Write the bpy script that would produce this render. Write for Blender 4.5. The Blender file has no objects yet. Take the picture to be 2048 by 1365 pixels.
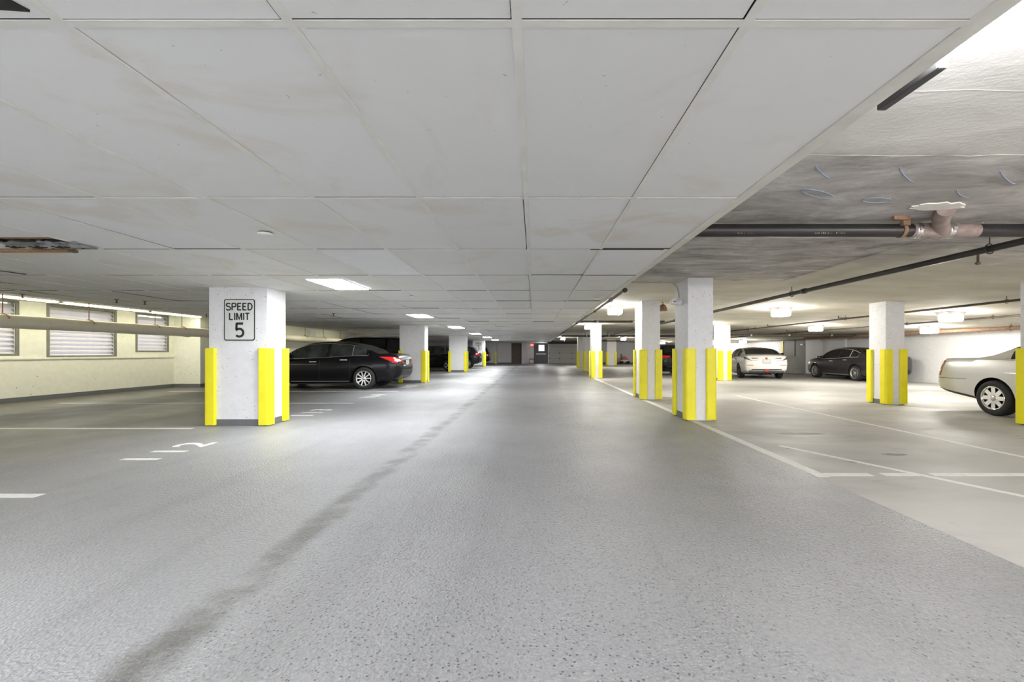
import bpy, bmesh, math, random
from mathutils import Vector, Matrix
from mathutils.bvhtree import BVHTree
R = random.Random(7)
PI = math.pi
scene = bpy.context.scene
COL = scene.collection

# ------------------------------------------------------------------ camera, world, exposure
CAM_Z = 1.198
F_PX = 895.0
cd = bpy.data.cameras.new('camera')
cam = bpy.data.objects.new('camera', cd)
COL.objects.link(cam)
cam.location = (0, 0, CAM_Z)
cam.rotation_euler = (PI / 2, 0, 0)
cd.sensor_width = 36.0
cd.lens = F_PX / 2048 * 36.0
cd.shift_x = -44.0 / 2048
cd.shift_y = 23.0 / 2048
cd.clip_start = 0.02
cd.clip_end = 300
scene.camera = cam

w = bpy.data.worlds.new('world')
scene.world = w
w.use_nodes = True
w.node_tree.nodes['Background'].inputs[0].default_value = (0.97, 0.975, 1.0, 1)
w.node_tree.nodes['Background'].inputs[1].default_value = 3.4

scene.view_settings.view_transform = 'Standard'
scene.view_settings.look = 'None'
scene.view_settings.exposure = 0.45
scene.view_settings.gamma = 1.0
scene.view_settings.use_curve_mapping = False
try:
    scene.cycles.use_denoising = True
    scene.cycles.max_bounces = 10
    scene.cycles.diffuse_bounces = 6
    scene.cycles.sample_clamp_indirect = 8.0
except Exception:
    pass

E_SLAB, E_TROF, E_STRIP, E_COVE = 116.0, 66.0, 110.0, 15.0

# ------------------------------------------------------------------ materials
def nmat(name):
    m = bpy.data.materials.new(name)
    m.use_nodes = True
    nt = m.node_tree
    b = nt.nodes['Principled BSDF']
    return m, nt, b

def setb(b, col=None, rough=None, metal=None, spec=None, coat=None):
    if col is not None: b.inputs['Base Color'].default_value = (*col, 1)
    if rough is not None: b.inputs['Roughness'].default_value = rough
    if metal is not None: b.inputs['Metallic'].default_value = metal
    if spec is not None: b.inputs['Specular IOR Level'].default_value = spec
    if coat is not None:
        b.inputs['Coat Weight'].default_value = coat
        b.inputs['Coat Roughness'].default_value = 0.03

class N:
    """little node helper"""
    def __init__(s, nt):
        s.nt = nt; s.n = nt.nodes; s.l = nt.links
    def new(s, t, **kw):
        n = s.n.new(t)
        for k, v in kw.items(): setattr(n, k, v)
        return n
    def coord(s, scale=(1, 1, 1), loc=(0, 0, 0), which='Object'):
        tc = s.new('ShaderNodeTexCoord'); mp = s.new('ShaderNodeMapping')
        mp.inputs['Scale'].default_value = scale; mp.inputs['Location'].default_value = loc
        s.l.new(tc.outputs[which], mp.inputs['Vector'])
        return mp.outputs['Vector']
    def noise(s, vec, scale, detail=4, rough=0.6, dist=0.0):
        n = s.new('ShaderNodeTexNoise')
        n.inputs['Scale'].default_value = scale; n.inputs['Detail'].default_value = detail
        n.inputs['Roughness'].default_value = rough; n.inputs['Distortion'].default_value = dist
        s.l.new(vec, n.inputs['Vector'])
        return n.outputs['Fac']
    def voro(s, vec, scale, out='Distance'):
        n = s.new('ShaderNodeTexVoronoi'); n.inputs['Scale'].default_value = scale
        s.l.new(vec, n.inputs['Vector'])
        return n.outputs[out]
    def ramp(s, fac, stops):
        r = s.new('ShaderNodeValToRGB')
        e = r.color_ramp.elements
        while len(e) < len(stops): e.new(0.5)
        for i, (p, c) in enumerate(stops):
            e[i].position = p
            e[i].color = (c, c, c, 1) if not hasattr(c, '__len__') else (*c, 1)
        s.l.new(fac, r.inputs['Fac'])
        return r.outputs['Color']
    def mix(s, fac, a, b, mode='MIX'):
        m = s.new('ShaderNodeMix', data_type='RGBA', blend_type=mode)
        for sock, v in ((m.inputs[0], fac), (m.inputs[6], a), (m.inputs[7], b)):
            if hasattr(v, 'is_output'): s.l.new(v, sock)
            elif hasattr(v, '__len__'): sock.default_value = (*v, 1)
            else: sock.default_value = v
        return m.outputs[2]
    def math(s, op, a, b=0.0, c=None):
        m = s.new('ShaderNodeMath', operation=op)
        for i, v in enumerate((a, b) if c is None else (a, b, c)):
            if hasattr(v, 'is_output'): s.l.new(v, m.inputs[i])
            else: m.inputs[i].default_value = v
        return m.outputs[0]
    def step(s, v, a, b):
        m = s.new('ShaderNodeMapRange'); m.interpolation_type = 'SMOOTHSTEP'
        m.inputs[1].default_value = a; m.inputs[2].default_value = b
        s.l.new(v, m.inputs[0])
        return m.outputs[0]
    def xyz(s, vec):
        x = s.new('ShaderNodeSeparateXYZ'); s.l.new(vec, x.inputs[0])
        return x.outputs
    def bump(s, h, strength, dist, b):
        n = s.new('ShaderNodeBump'); n.inputs['Strength'].default_value = strength
        n.inputs['Distance'].default_value = dist
        s.l.new(h, n.inputs['Height']); s.l.new(n.outputs['Normal'], b.inputs['Normal'])
    def to(s, v, sock): s.l.new(v, sock)

M = {}
def simple(key, col, rough=0.5, metal=0.0, spec=0.5, coat=None, var=0.05, scale=6.0):
    """plain colour broken up by faint noise wear"""
    m, nt, b = nmat(key); n = N(nt)
    setb(b, col, rough, metal, spec, coat)
    v = n.coord()
    f = n.noise(v, scale, 3)
    c = n.ramp(f, [(0.3, [x * (1 - var) for x in col]), (0.7, [min(1, x * (1 + var)) for x in col])])
    n.to(c, b.inputs['Base Color'])
    M[key] = m
    return m

def emit(key, col, strength):
    m, nt, b = nmat(key)
    setb(b, (0.8, 0.8, 0.8), 0.4)
    b.inputs['Emission Color'].default_value = (*col, 1)
    b.inputs['Emission Strength'].default_value = strength
    M[key] = m

simple('yellow', (0.86, 0.77, 0.008), 0.42, var=0.06, scale=3)
simple('band_grey', (0.13, 0.135, 0.14), 0.6)
simple('white_paint', (0.80, 0.80, 0.77), 0.55)
simple('trim_white', (0.72, 0.71, 0.66), 0.5, var=0.08)
simple('tee_white', (0.80, 0.79, 0.745), 0.45, var=0.06)
simple('panel_new', (0.87, 0.87, 0.90), 0.5, var=0.02)
simple('tee_web', (0.05, 0.048, 0.042), 0.6)
simple('black_pipe', (0.022, 0.020, 0.021), 0.38, var=0.25, scale=4)
simple('brown_pipe', (0.075, 0.058, 0.043), 0.5, var=0.3, scale=8)
simple('rust', (0.24, 0.14, 0.085), 0.75, var=0.3, scale=20)
simple('dusty_pipe', (0.30, 0.23, 0.21), 0.7, var=0.25, scale=15)
simple('steel_band', (0.72, 0.70, 0.68), 0.28, metal=1.0, var=0.15, scale=30)
simple('plaster', (0.82, 0.80, 0.76), 0.8)
simple('fixture_grey', (0.52, 0.50, 0.48), 0.45)
simple('lamp_grey', (0.22, 0.21, 0.20), 0.6)
simple('fixture_dark', (0.06, 0.06, 0.065), 0.5)
simple('conduit', (0.42, 0.42, 0.40), 0.4, metal=0.6)
simple('cam_white', (0.75, 0.75, 0.76), 0.35)
simple('black_plastic', (0.012, 0.012, 0.013), 0.5)
simple('rubber', (0.022, 0.021, 0.021), 0.75, var=0.2, scale=20)
simple('alloy', (0.72, 0.72, 0.72), 0.28, metal=0.9, var=0.04)
simple('chrome', (0.86, 0.86, 0.86), 0.10, metal=1.0, var=0.03)
simple('alloy_dark', (0.03, 0.03, 0.032), 0.35, metal=0.5)
simple('sign_white', (0.62, 0.63, 0.61), 0.4, var=0.05)
simple('sign_black', (0.008, 0.008, 0.008), 0.5)
simple('louver', (0.56, 0.55, 0.58), 0.4, metal=0.0)
simple('window_frame_grey', (0.18, 0.185, 0.15), 0.6, var=0.15)
simple('brown_door', (0.085, 0.060, 0.042), 0.5)
simple('dark_door', (0.045, 0.042, 0.048), 0.35)
simple('garage_door', (0.40, 0.40, 0.37), 0.45)
simple('header_backing', (0.055, 0.05, 0.045), 0.8)
simple('wood', (0.36, 0.20, 0.085), 0.7, var=0.25, scale=12)
simple('brown_board', (0.16, 0.10, 0.06), 0.6)
simple('foil', (0.55, 0.55, 0.57), 0.3, metal=0.8, var=0.2, scale=25)
simple('red_plastic', (0.42, 0.025, 0.025), 0.4)
simple('tarp', (0.62, 0.62, 0.58), 0.7, var=0.12, scale=9)
simple('chalk_blue', (0.27, 0.31, 0.42), 0.9)
simple('grey_panel', (0.13, 0.125, 0.115), 0.6)
simple('line_white', (0.72, 0.71, 0.67), 0.6, var=0.12, scale=14)
simple('stain_dark', (0.20, 0.185, 0.165), 0.6)
simple('driveway', (0.55, 0.54, 0.52), 0.9, var=0.08, scale=3)

emit('lens_slab', (1.0, 0.965, 0.90), E_SLAB)
emit('lens_troffer', (0.96, 0.98, 1.0), E_TROF)
emit('tube_strip', (0.97, 0.97, 1.0), E_STRIP)
emit('tube_cove', (1.0, 0.95, 0.74), E_COVE)
emit('exit_red', (1.0, 0.035, 0.02), 9.0)
emit('door_pane', (0.92, 0.95, 1.0), 14.0)

def paint(key, col, metallic=0.0, rough=0.30, coat=1.0, spec=0.5):
    m, nt, b = nmat(key); setb(b, col, rough, metallic, spec, coat); n = N(nt)
    v = n.coord(); f = n.noise(v, 400, 2)
    n.to(n.ramp(f, [(0.35, [c * 0.94 for c in col]), (0.65, [min(1, c * 1.05) for c in col])]), b.inputs['Base Color'])
    M[key] = m
paint('paint_black', (0.004, 0.004, 0.006), 0.0, 0.25, 0.2, 0.2)
paint('paint_white', (0.80, 0.80, 0.77))
paint('paint_silver', (0.74, 0.735, 0.71), 0.35, 0.34)
paint('paint_graphite', (0.045, 0.042, 0.047), 0.5, 0.32)
paint('paint_suv', (0.004, 0.004, 0.005), 0.0, 0.3, 0.15, 0.2)

def glass(key, col):
    m, nt, b = nmat(key); setb(b, col, 0.04, 0.0, 0.6, 0.3)
    n = N(nt); v = n.coord(); f = n.noise(v, 2.2, 2)
    n.to(n.ramp(f, [(0.35, [c * 0.5 for c in col]), (0.7, [c * 1.7 for c in col])]), b.inputs['Base Color'])
    M[key] = m
glass('car_glass', (0.030, 0.036, 0.032))
glass('car_glass_dark', (0.012, 0.012, 0.011))
m, nt, b = nmat('red_lens'); setb(b, (0.55, 0.012, 0.008), 0.08, 0, 0.6, 1.0); M['red_lens'] = m
m, nt, b = nmat('clear_lens'); setb(b, (0.75, 0.73, 0.72), 0.08, 0, 0.6, 1.0); M['clear_lens'] = m
m, nt, b = nmat('smoke_lens'); setb(b, (0.10, 0.09, 0.085), 0.08, 0, 0.6, 1.0); M['smoke_lens'] = m

# suspended panels: off-white, each panel its own faint tint, tan water stains
def tile_mat():
    m, nt, b = nmat('ceiling_panel'); n = N(nt); setb(b, (0.7, 0.7, 0.7), 0.62)
    oi = n.new('ShaderNodeObjectInfo')
    base = n.ramp(oi.outputs['Random'], [(0.0, (0.785, 0.785, 0.775)), (0.5, (0.82, 0.82, 0.81)), (0.9, (0.84, 0.84, 0.84)), (1.0, (0.86, 0.86, 0.875))])
    v = n.coord()
    f = n.noise(v, 1.1, 5, 0.62, 0.8)
    st = n.math('MULTIPLY', n.step(f, 0.52, 0.70), 0.62)
    c = n.mix(st, base, (0.74, 0.68, 0.60))
    f2 = n.noise(v, 26, 3, 0.5)
    sp = n.math('MULTIPLY', n.step(f2, 0.735, 0.76), 0.6)
    c = n.mix(sp, c, (0.36, 0.28, 0.18))
    n.to(c, b.inputs['Base Color'])
    n.bump(n.noise(v, 90, 3), 0.08, 0.004, b)
    M['panel'] = m
tile_mat()

def pitted(key, col, dens=0.5, scale=16):
    """painted cast concrete with bug holes"""
    m, nt, b = nmat(key); n = N(nt); setb(b, col, 0.6)
    v = n.coord(); 
    wob = n.noise(v, 9, 2)
    d = n.voro(v, scale)
    holes = n.math('SUBTRACT', 1.0, n.step(d, 0.085, 0.15))
    gate = n.step(n.noise(v, 2.3, 3), 1 - dens, 1 - dens + 0.06)
    h = n.math('MULTIPLY', holes, gate)
    c0 = n.ramp(wob, [(0.3, [x * 0.95 for x in col]), (0.75, [min(1, x * 1.03) for x in col])])
    n.to(n.mix(h, c0, (0.17, 0.165, 0.16)), b.inputs['Base Color'])
    n.bump(n.math('SUBTRACT', n.math('MULTIPLY', wob, 0.4), h), 0.35, 0.008, b)
    M[key] = m
pitted('pillar_paint', (0.74, 0.74, 0.76), 0.55, 17)
pitted('pillar_far', (0.74, 0.74, 0.73), 0.30, 14)
pitted('wall_cream', (0.79, 0.79, 0.68), 0.46, 9)
pitted('wall_white', (0.76, 0.76, 0.76), 0.2, 5)
pitted('wall_lavender', (0.66, 0.65, 0.68), 0.1, 5)
pitted('insulation', (0.74, 0.70, 0.57), 0.12, 6)

def lane_mat():
    m, nt, b = nmat('lane_coating'); n = N(nt); setb(b, (0.3, 0.3, 0.3), 0.4)
    v = n.coord(); X, Y, Z = n.xyz(v)
    vs = n.coord((1.0, 0.35, 1.0))
    big = n.noise(vs, 0.55, 5, 0.6, 0.6)
    grey = n.ramp(big, [(0.25, (0.228, 0.231, 0.242)), (0.5, (0.272, 0.275, 0.283)), (0.75, (0.315, 0.318, 0.324))])
    # left bays: coating turns browner and darker
    wv = n.noise(v, 0.5, 4)
    left = n.math('SUBTRACT', n.math('ADD', X, n.math('MULTIPLY', wv, 2.4)), 0.0)
    lm = n.math('SUBTRACT', 1.0, n.step(left, -6.2, -3.2))
    left_tone = n.ramp(n.noise(v, 1.3, 5), [(0.3, (0.075, 0.069, 0.054)), (0.7, (0.15, 0.141, 0.118))])
    c = n.mix(n.math('MULTIPLY', lm, 0.92), grey, left_tone)
    # tyre-darkened streaks along the lane and the long joint
    s1 = n.noise(n.coord((2.2, 0.12, 1)), 1.0, 4, 0.6)
    c = n.mix(n.math('MULTIPLY', n.step(s1, 0.50, 0.72), 0.35), c, (0.19, 0.19, 0.195))
    wob = n.math('MULTIPLY', n.math('SUBTRACT', n.noise(v, 1.6, 5), 0.5), 0.30)
    dj = n.math('ABSOLUTE', n.math('ADD', n.math('ADD', X, 1.50), wob))
    jm = n.math('SUBTRACT', 1.0, n.step(dj, 0.03, 0.16))
    jm = n.math('MULTIPLY', jm, n.step(n.noise(v, 3.5, 4), 0.30, 0.62))
    c = n.mix(n.math('MULTIPLY', jm, 0.72), c, (0.085, 0.08, 0.072))
    # aggregate specks
    d = n.voro(v, 38)
    sp = n.math('SUBTRACT', 1.0, n.step(d, 0.13, 0.22))
    gate = n.step(n.noise(v, 0.9, 3), 0.28, 0.48)
    rgt = n.step(X, -1.7, -1.2)
    sp = n.math('MULTIPLY', n.math('MULTIPLY', sp, gate), rgt)
    c = n.mix(n.math('MULTIPLY', sp, 0.85), c, (0.055, 0.055, 0.056))
    unlit_strip = n.math('MULTIPLY', n.step(X, 0.2, 1.6), n.step(n.noise(v, 0.35, 3), 0.30, 0.62))  # shade of the unlit right lane side, painted darker into the coating
    c = n.mix(n.math('MULTIPLY', unlit_strip, 0.50), c, (0.15, 0.152, 0.155))
    gr = n.ramp(n.noise(v, 48, 3, 0.7), [(0.30, 0.80), (0.5, 1.0), (0.72, 1.16)])
    c = n.mix(1.0, c, gr, 'MULTIPLY')
    n.to(c, b.inputs['Base Color'])
    rr = n.ramp(n.noise(v, 0.8, 3), [(0.3, 0.31), (0.7, 0.47)])
    n.to(rr, b.inputs['Roughness'])
    fine = n.noise(v, 75, 2, 0.6)
    hh = n.math('ADD', n.math('MULTIPLY', fine, 0.8), n.math('MULTIPLY', n.voro(v, 60), 0.5))
    n.bump(n.math('SUBTRACT', hh, n.math('MULTIPLY', sp, 0.8)), 1.0, 0.011, b)
    M['lane'] = m
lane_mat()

def concrete_floor():
    m, nt, b = nmat('bay_concrete'); n = N(nt); setb(b, (0.4, 0.4, 0.4), 0.5)
    v = n.coord(); vs = n.coord((0.5, 1.2, 1))
    big = n.noise(vs, 0.8, 6, 0.62, 0.5)
    c = n.ramp(big, [(0.25, (0.30, 0.288, 0.268)), (0.5, (0.415, 0.404, 0.38)), (0.75, (0.48, 0.47, 0.448))])
    st = n.step(n.noise(n.coord((1.0, 2.2, 1)), 0.9, 5, 0.6, 1.0), 0.62, 0.70)
    c = n.mix(n.math('MULTIPLY', st, 0.45), c, (0.17, 0.155, 0.135))
    n.to(c, b.inputs['Base Color'])
    n.to(n.ramp(n.noise(v, 1.1, 3), [(0.3, 0.50), (0.7, 0.66)]), b.inputs['Roughness'])
    n.bump(n.noise(v, 60, 4), 0.25, 0.003, b)
    M['bay_concrete'] = m
concrete_floor()

def slab_mat():
    m, nt, b = nmat('slab_concrete'); n = N(nt); setb(b, (0.4, 0.4, 0.4), 0.85)
    v = n.coord(); X, Y, Z = n.xyz(v)
    vs = n.coord((0.85, 1.9, 1.0))
    streak = n.noise(vs, 1.5, 8, 0.70, 0.6)
    raw = n.ramp(streak, [(0.30, (0.19, 0.172, 0.166)), (0.44, (0.36, 0.338, 0.328)), (0.56, (0.50, 0.478, 0.47)), (0.70, (0.72, 0.70, 0.69))])
    paintc = n.ramp(n.noise(n.coord((0.7, 1.4, 1)), 1.2, 5), [(0.3, (0.55, 0.52, 0.44)), (0.7, (0.70, 0.67, 0.585))])
    lime = n.ramp(streak, [(0.3, (0.62, 0.60, 0.57)), (0.7, (0.78, 0.76, 0.73))])
    wob = n.math('MULTIPLY', n.math('SUBTRACT', n.noise(v, 1.4, 5), 0.5), 0.9)
    wob2 = n.math('MULTIPLY', n.math('SUBTRACT', n.noise(v, 0.8, 5), 0.5), 2.6)
    y1 = n.math('ADD', Y, wob)
    painted_y = n.step(n.math('ADD', Y, n.math('MULTIPLY', wob2, 1.0)), 7.6, 8.6)
    painted_x = n.step(n.math('ADD', n.math('SUBTRACT', X, 4.55), n.math('MULTIPLY', wob, 0.25)), -0.05, 0.10)
    painted_x = n.math('MULTIPLY', painted_x, n.step(n.math('ADD', Y, wob2), 5.0, 7.5))
    pm = n.math('MAXIMUM', painted_y, painted_x)
    c = n.mix(pm, raw, paintc)
    lm = n.math('SUBTRACT', 1.0, n.step(y1, 2.85, 3.15))
    c = n.mix(n.math('MULTIPLY', lm, 0.92), c, lime)
    leftm = n.math('SUBTRACT', 1.0, n.step(X, -8.0, -7.0))
    c = n.mix(leftm, c, (0.74, 0.73, 0.64))
    n.to(c, b.inputs['Base Color'])
    n.bump(n.math('ADD', streak, n.math('MULTIPLY', n.noise(v, 34, 4), 0.25)), 0.5, 0.02, b)
    M['slab'] = m
slab_mat()

# ------------------------------------------------------------------ mesh helpers
class MB:
    def __init__(s): s.v = []; s.f = []; s.m = []; s.mi = 0; s.sm = []; s.smooth = False
    def add(s, vs, fs, smooth=None):
        o = len(s.v); s.v += [tuple(p) for p in vs]
        for f in fs:
            s.f.append([i + o for i in f]); s.m.append(s.mi); s.sm.append(s.smooth if smooth is None else smooth)
    def box(s, x0, x1, y0, y1, z0, z1):
        s.add([(x0, y0, z0), (x1, y0, z0), (x1, y1, z0), (x0, y1, z0), (x0, y0, z1), (x1, y0, z1), (x1, y1, z1), (x0, y1, z1)],
              [(0, 3, 2, 1), (4, 5, 6, 7), (0, 1, 5, 4), (1, 2, 6, 5), (2, 3, 7, 6), (3, 0, 4, 7)])
        return s
    def rbox(s, x0, x1, y0, y1, z0, z1, r=0.01):
        """box with chamfered edges"""
        bm = bmesh.new()
        vs = [bm.verts.new(p) for p in [(x0, y0, z0), (x1, y0, z0), (x1, y1, z0), (x0, y1, z0), (x0, y0, z1), (x1, y0, z1), (x1, y1, z1), (x0, y1, z1)]]
        for f in [(0, 3, 2, 1), (4, 5, 6, 7), (0, 1, 5, 4), (1, 2, 6, 5), (2, 3, 7, 6), (3, 0, 4, 7)]: bm.faces.new([vs[i] for i in f])
        bmesh.ops.bevel(bm, geom=bm.edges[:], offset=r, segments=2, affect='EDGES', profile=0.5)
        bm.verts.index_update()
        s.add([v.co[:] for v in bm.verts], [[v.index for v in f.verts] for f in bm.faces]); bm.free()
        return s
    def tube(s, pts, r, n=10, caps=True):
        pts = [Vector(p) for p in pts]
        rings = []
        up = None
        for i, p in enumerate(pts):
            if i == 0: t = pts[1] - p
            elif i == len(pts) - 1: t = p - pts[i - 1]
            else: t = (pts[i + 1] - p).normalized() + (p - pts[i - 1]).normalized()
            t.normalize()
            if up is None:
                up = t.orthogonal().normalized()
            up = (up - t * up.dot(t)).normalized()
            sd = t.cross(up)
            rr = r[i] if hasattr(r, '__len__') else r
            rings.append([p + (up * math.cos(2 * PI * k / n) + sd * math.sin(2 * PI * k / n)) * rr for k in range(n)])
        vs = [q for rg in rings for q in rg]; fs = []
        for i in range(len(rings) - 1):
            for k in range(n):
                k2 = (k + 1) % n
                fs.append((i * n + k, i * n + k2, (i + 1) * n + k2, (i + 1) * n + k))
        s.add(vs, fs, True)
        if caps:
            s.add(rings[0], [list(range(n))[::-1]], False); s.add(rings[-1], [list(range(n))], False)
        return s
    def lathe(s, prof, c=(0, 0, 0), axis='Z', n=24):
        """prof: list of (radius, height)"""
        vs = []; fs = []
        for (r, h) in prof:
            for k in range(n):
                a = 2 * PI * k / n; x, y = r * math.cos(a), r * math.sin(a)
                p = {'Z': (x, y, h), 'Y': (x, h, y), 'X': (h, x, y)}[axis]
                vs.append((p[0] + c[0], p[1] + c[1], p[2] + c[2]))
        for i in range(len(prof) - 1):
            for k in range(n):
                k2 = (k + 1) % n
                q = (i * n + k, i * n + k2, (i + 1) * n + k2, (i + 1) * n + k)
                fs.append(q if axis != 'Y' else q[::-1])
        s.add(vs, fs, True)
        return s
    def prism(s, poly, z0, z1):
        n = len(poly)
        s.add([(x, y, z0) for x, y in poly] + [(x, y, z1) for x, y in poly],
              [list(range(n))[::-1], list(range(n, 2 * n))] + [(i, (i + 1) % n, n + (i + 1) % n, n + i) for i in range(n)])
        return s
    def mesh(s, name, mats):
        me = bpy.data.meshes.new(name)
        me.from_pydata(s.v, [], s.f)
        for mt in (mats if isinstance(mats, (list, tuple)) else [mats]): me.materials.append(M[mt])
        for p, mi, sm in zip(me.polygons, s.m, s.sm): p.material_index = mi; p.use_smooth = sm
        me.update()
        return me
    def build(s, name, mats, parent=None, loc=None):
        return link(name, s.mesh(name, mats), parent, loc)

def link(name, data, parent=None, loc=None, rot=None):
    o = bpy.data.objects.new(name, data); COL.objects.link(o)
    if parent: o.parent = parent
    if loc: o.location = loc
    if rot: o.rotation_euler = rot
    return o
def tag(o, label, cat, group=None):
    o['label'] = label; o['category'] = cat
    if group: o['group'] = group
    return o
def thing(name, label, cat, loc=(0, 0, 0), rz=0, group=None):
    o = link(name, None, None, loc, (0, 0, rz)); o.empty_display_size = 0.1
    return tag(o, label, cat, group)
def struct(o): o['kind'] = 'structure'; return o
def copy_tree(o, parent=None):
    c = o.copy(); COL.objects.link(c)
    if parent: c.parent = parent
    for ch in [x for x in o.children]: copy_tree(ch, c)
    return c
def text_mesh(name, body, size, mat, extrude=0.001, bold=0.0, align='CENTER', spacing=1.0):
    cu = bpy.data.curves.new(name, 'FONT'); cu.body = body; cu.size = size; cu.extrude = extrude; cu.offset = bold
    cu.align_x = align; cu.align_y = 'CENTER'; cu.space_character = spacing
    o = bpy.data.objects.new(name + '_tmp', cu); COL.objects.link(o)
    dg = bpy.context.evaluated_depsgraph_get()
    me = bpy.data.meshes.new_from_object(o.evaluated_get(dg))
    bpy.data.objects.remove(o)
    me.materials.clear(); me.materials.append(M[mat]); me.name = name
    return me
def fit_text(me, wdt, hgt):
    xs = [v.co.x for v in me.vertices]; ys = [v.co.y for v in me.vertices]
    cx, cy = (max(xs) + min(xs)) / 2, (max(ys) + min(ys)) / 2
    sx, sy = wdt / (max(xs) - min(xs)), hgt / (max(ys) - min(ys))
    for v in me.vertices: v.co.x = (v.co.x - cx) * sx; v.co.y = (v.co.y - cy) * sy
    return me

def arc(cx, cy, rx, ry, a0, a1, n=9):
    return [(cx + rx * math.cos(math.radians(a0 + (a1 - a0) * k / n)), cy + ry * math.sin(math.radians(a0 + (a1 - a0) * k / n))) for k in range(n + 1)]
GLYPH = {   # centre lines in a box 1 high, second value the width
 'S': ([arc(.28, .74, .26, .22, 25, 270) + arc(.28, .27, .28, .25, 90, -160)[1:]], .56),
 'P': ([[(.06, 0), (.06, .98)], [(.06, .96), (.34, .96)] + arc(.34, .72, .22, .24, 90, -90)[1:] + [(.06, .48)]], .58),
 'E': ([[(.06, 0.0), (.06, 1.0)], [(.06, .95), (.52, .95)], [(.06, .51), (.46, .51)], [(.06, .05), (.52, .05)]], .54),
 'D': ([[(.06, 0.0), (.06, 1.0)], [(.06, .95), (.24, .95)] + arc(.24, .5, .32, .45, 90, -90, 12)[1:] + [(.06, .05)]], .60),
 'L': ([[(.06, 1.0), (.06, 0.0)], [(.06, .05), (.48, .05)]], .50),
 'I': ([[(.06, 0.0), (.06, 1.0)]], .12),
 'M': ([[(.06, 0.0), (.06, 1.0)], [(.08, .98), (.36, .12), (.64, .98)], [(.66, 1.0), (.66, 0.0)]], .72),
 'T': ([[(.0, .95), (.52, .95)], [(.26, .95), (.26, 0.0)]], .52),
 '5': ([[(.56, .94), (.13, .94)], [(.13, .99), (.10, .52)], [(.10, .56)] + arc(.30, .31, .27, .27, 130, -140, 14)], .60),
}
def stroke_text(body, width, height, th, gap=.14, depth=.0012):
    strokes = []; x = 0
    for ch in body:
        g, wd = GLYPH[ch]
        for st in g: strokes.append([(x + p[0], p[1]) for p in st])
        x += wd + gap
    tot = x - gap; sx = width / tot
    mb = MB()
    for st in strokes:
        pts = [Vector((p[0] * sx - width / 2, (p[1] - .5) * height)) for p in st]
        L_, R_ = [], []
        for k, p in enumerate(pts):
            d0 = (p - pts[k - 1]).normalized() if k else (pts[1] - p).normalized()
            d1 = (pts[k + 1] - p).normalized() if k < len(pts) - 1 else d0
            t_ = (d0 + d1).normalized(); nrm = Vector((-t_.y, t_.x)); c_ = max(.5, t_.dot(d0))
            L_.append(p + nrm * th / c_); R_.append(p - nrm * th / c_)
        n = len(pts)
        vs = [(q.x, q.y, depth) for q in L_] + [(q.x, q.y, depth) for q in R_] + [(q.x, q.y, 0) for q in L_] + [(q.x, q.y, 0) for q in R_]
        fs = []
        for k in range(n - 1):
            fs += [(k, n + k, n + k + 1, k + 1), (k, k + 1, 2 * n + k + 1, 2 * n + k), (n + k, 3 * n + k, 3 * n + k + 1, n + k + 1)]
        mb.add(vs, fs)
    return mb

# ------------------------------------------------------------------ room dimensions
ZD = 2.258                       # underside of the suspended panels
EDGE_R, EDGE_L = 1.41, -9.5      # its two edges
Y_BACK, Y_FAR = -3.6, 48.0
XW_L1, XW_L2, XW_R = -12.4, -11.5, 15.6
def zc(x):                       # underside of the concrete slab, which falls towards the far side wall
    if x < -9: return 2.45
    if x <= 4.5: return 2.51
    if x <= 9: return 2.51 - (x - 4.5) * 0.17 / 4.5
    return 2.34 - (x - 9) * 0.31 / 6

# floor ---------------------------------------------------------------------------------
fl = MB().box(-13.2, 16.2, Y_BACK - 0.2, Y_FAR + 0.4, -0.2, 0.0).build('floor', 'bay_concrete')
struct(fl)
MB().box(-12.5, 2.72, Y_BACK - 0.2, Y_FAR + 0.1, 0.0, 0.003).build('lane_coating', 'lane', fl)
def line(x0, x1, y0, y1, z=0.003): 
    return MB().box(x0, x1, y0, y1, z, z + 0.0016).build('stall_line', 'line_white', fl)
for yy, x0, x1 in ((3.73, -9.0, -4.12), (7.03, -12.2, -5.36), (10.56, -11.2, -4.26), (13.74, -11.2, -4.16), (17.1, -11.2, -5.35),
                   (20.6, -11.2, -4.2), (24.2, -11.2, -4.2), (31.9, -11.2, -4.2), (35.4, -11.2, -4.2)):
    line(x0, x1, yy - 0.05, yy + 0.05)
for y0, y1 in ((4.30, 7.80), (8.62, 11.3), (12.2, 20.7)):
    line(2.73, 2.85, y0, y1, 0.0)
line(5.56, 5.64, 1.5, 12.4, 0.0)
for x0, x1 in ((2.86, 3.30), (3.42, 3.75), (3.9, 8.0)):
    line(x0, x1, 4.34, 4.44, 0.0)
line(8.5, 15.3, 10.9, 11.0, 0.0); line(8.5, 15.3, 14.6, 14.7, 0.0); line(8.4, 15.3, 23.4, 23.5, 0.0)
o = MB().prism([(3.12, 5.74), (3.19, 5.76), (4.12, 3.72), (4.05, 3.70)], 0.0, 0.0012).build('worn_stripe', 'line_white', fl)
for num, yc in (('112', 5.45), ('113', 8.93), ('114', 12.25), ('115', 15.75)):
    me = fit_text(text_mesh('stall_number', num, 0.5, 'line_white', 0.0008, 0.008, spacing=1.2), 0.98, 0.42)
    link('stall_number', me, fl, (-4.40, yc, 0.0042), (0, 0, PI / 2))
def blot(x, y, rx, ry, seed):
    rr = random.Random(seed); n = 26
    MB().prism([(x + rx * math.cos(2 * PI * k / n) * (0.6 + 0.6 * rr.random()), y + ry * math.sin(2 * PI * k / n) * (0.6 + 0.6 * rr.random())) for k in range(n)], 0.0, 0.0008).build('oil_stain', 'stain_dark', fl)
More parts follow.
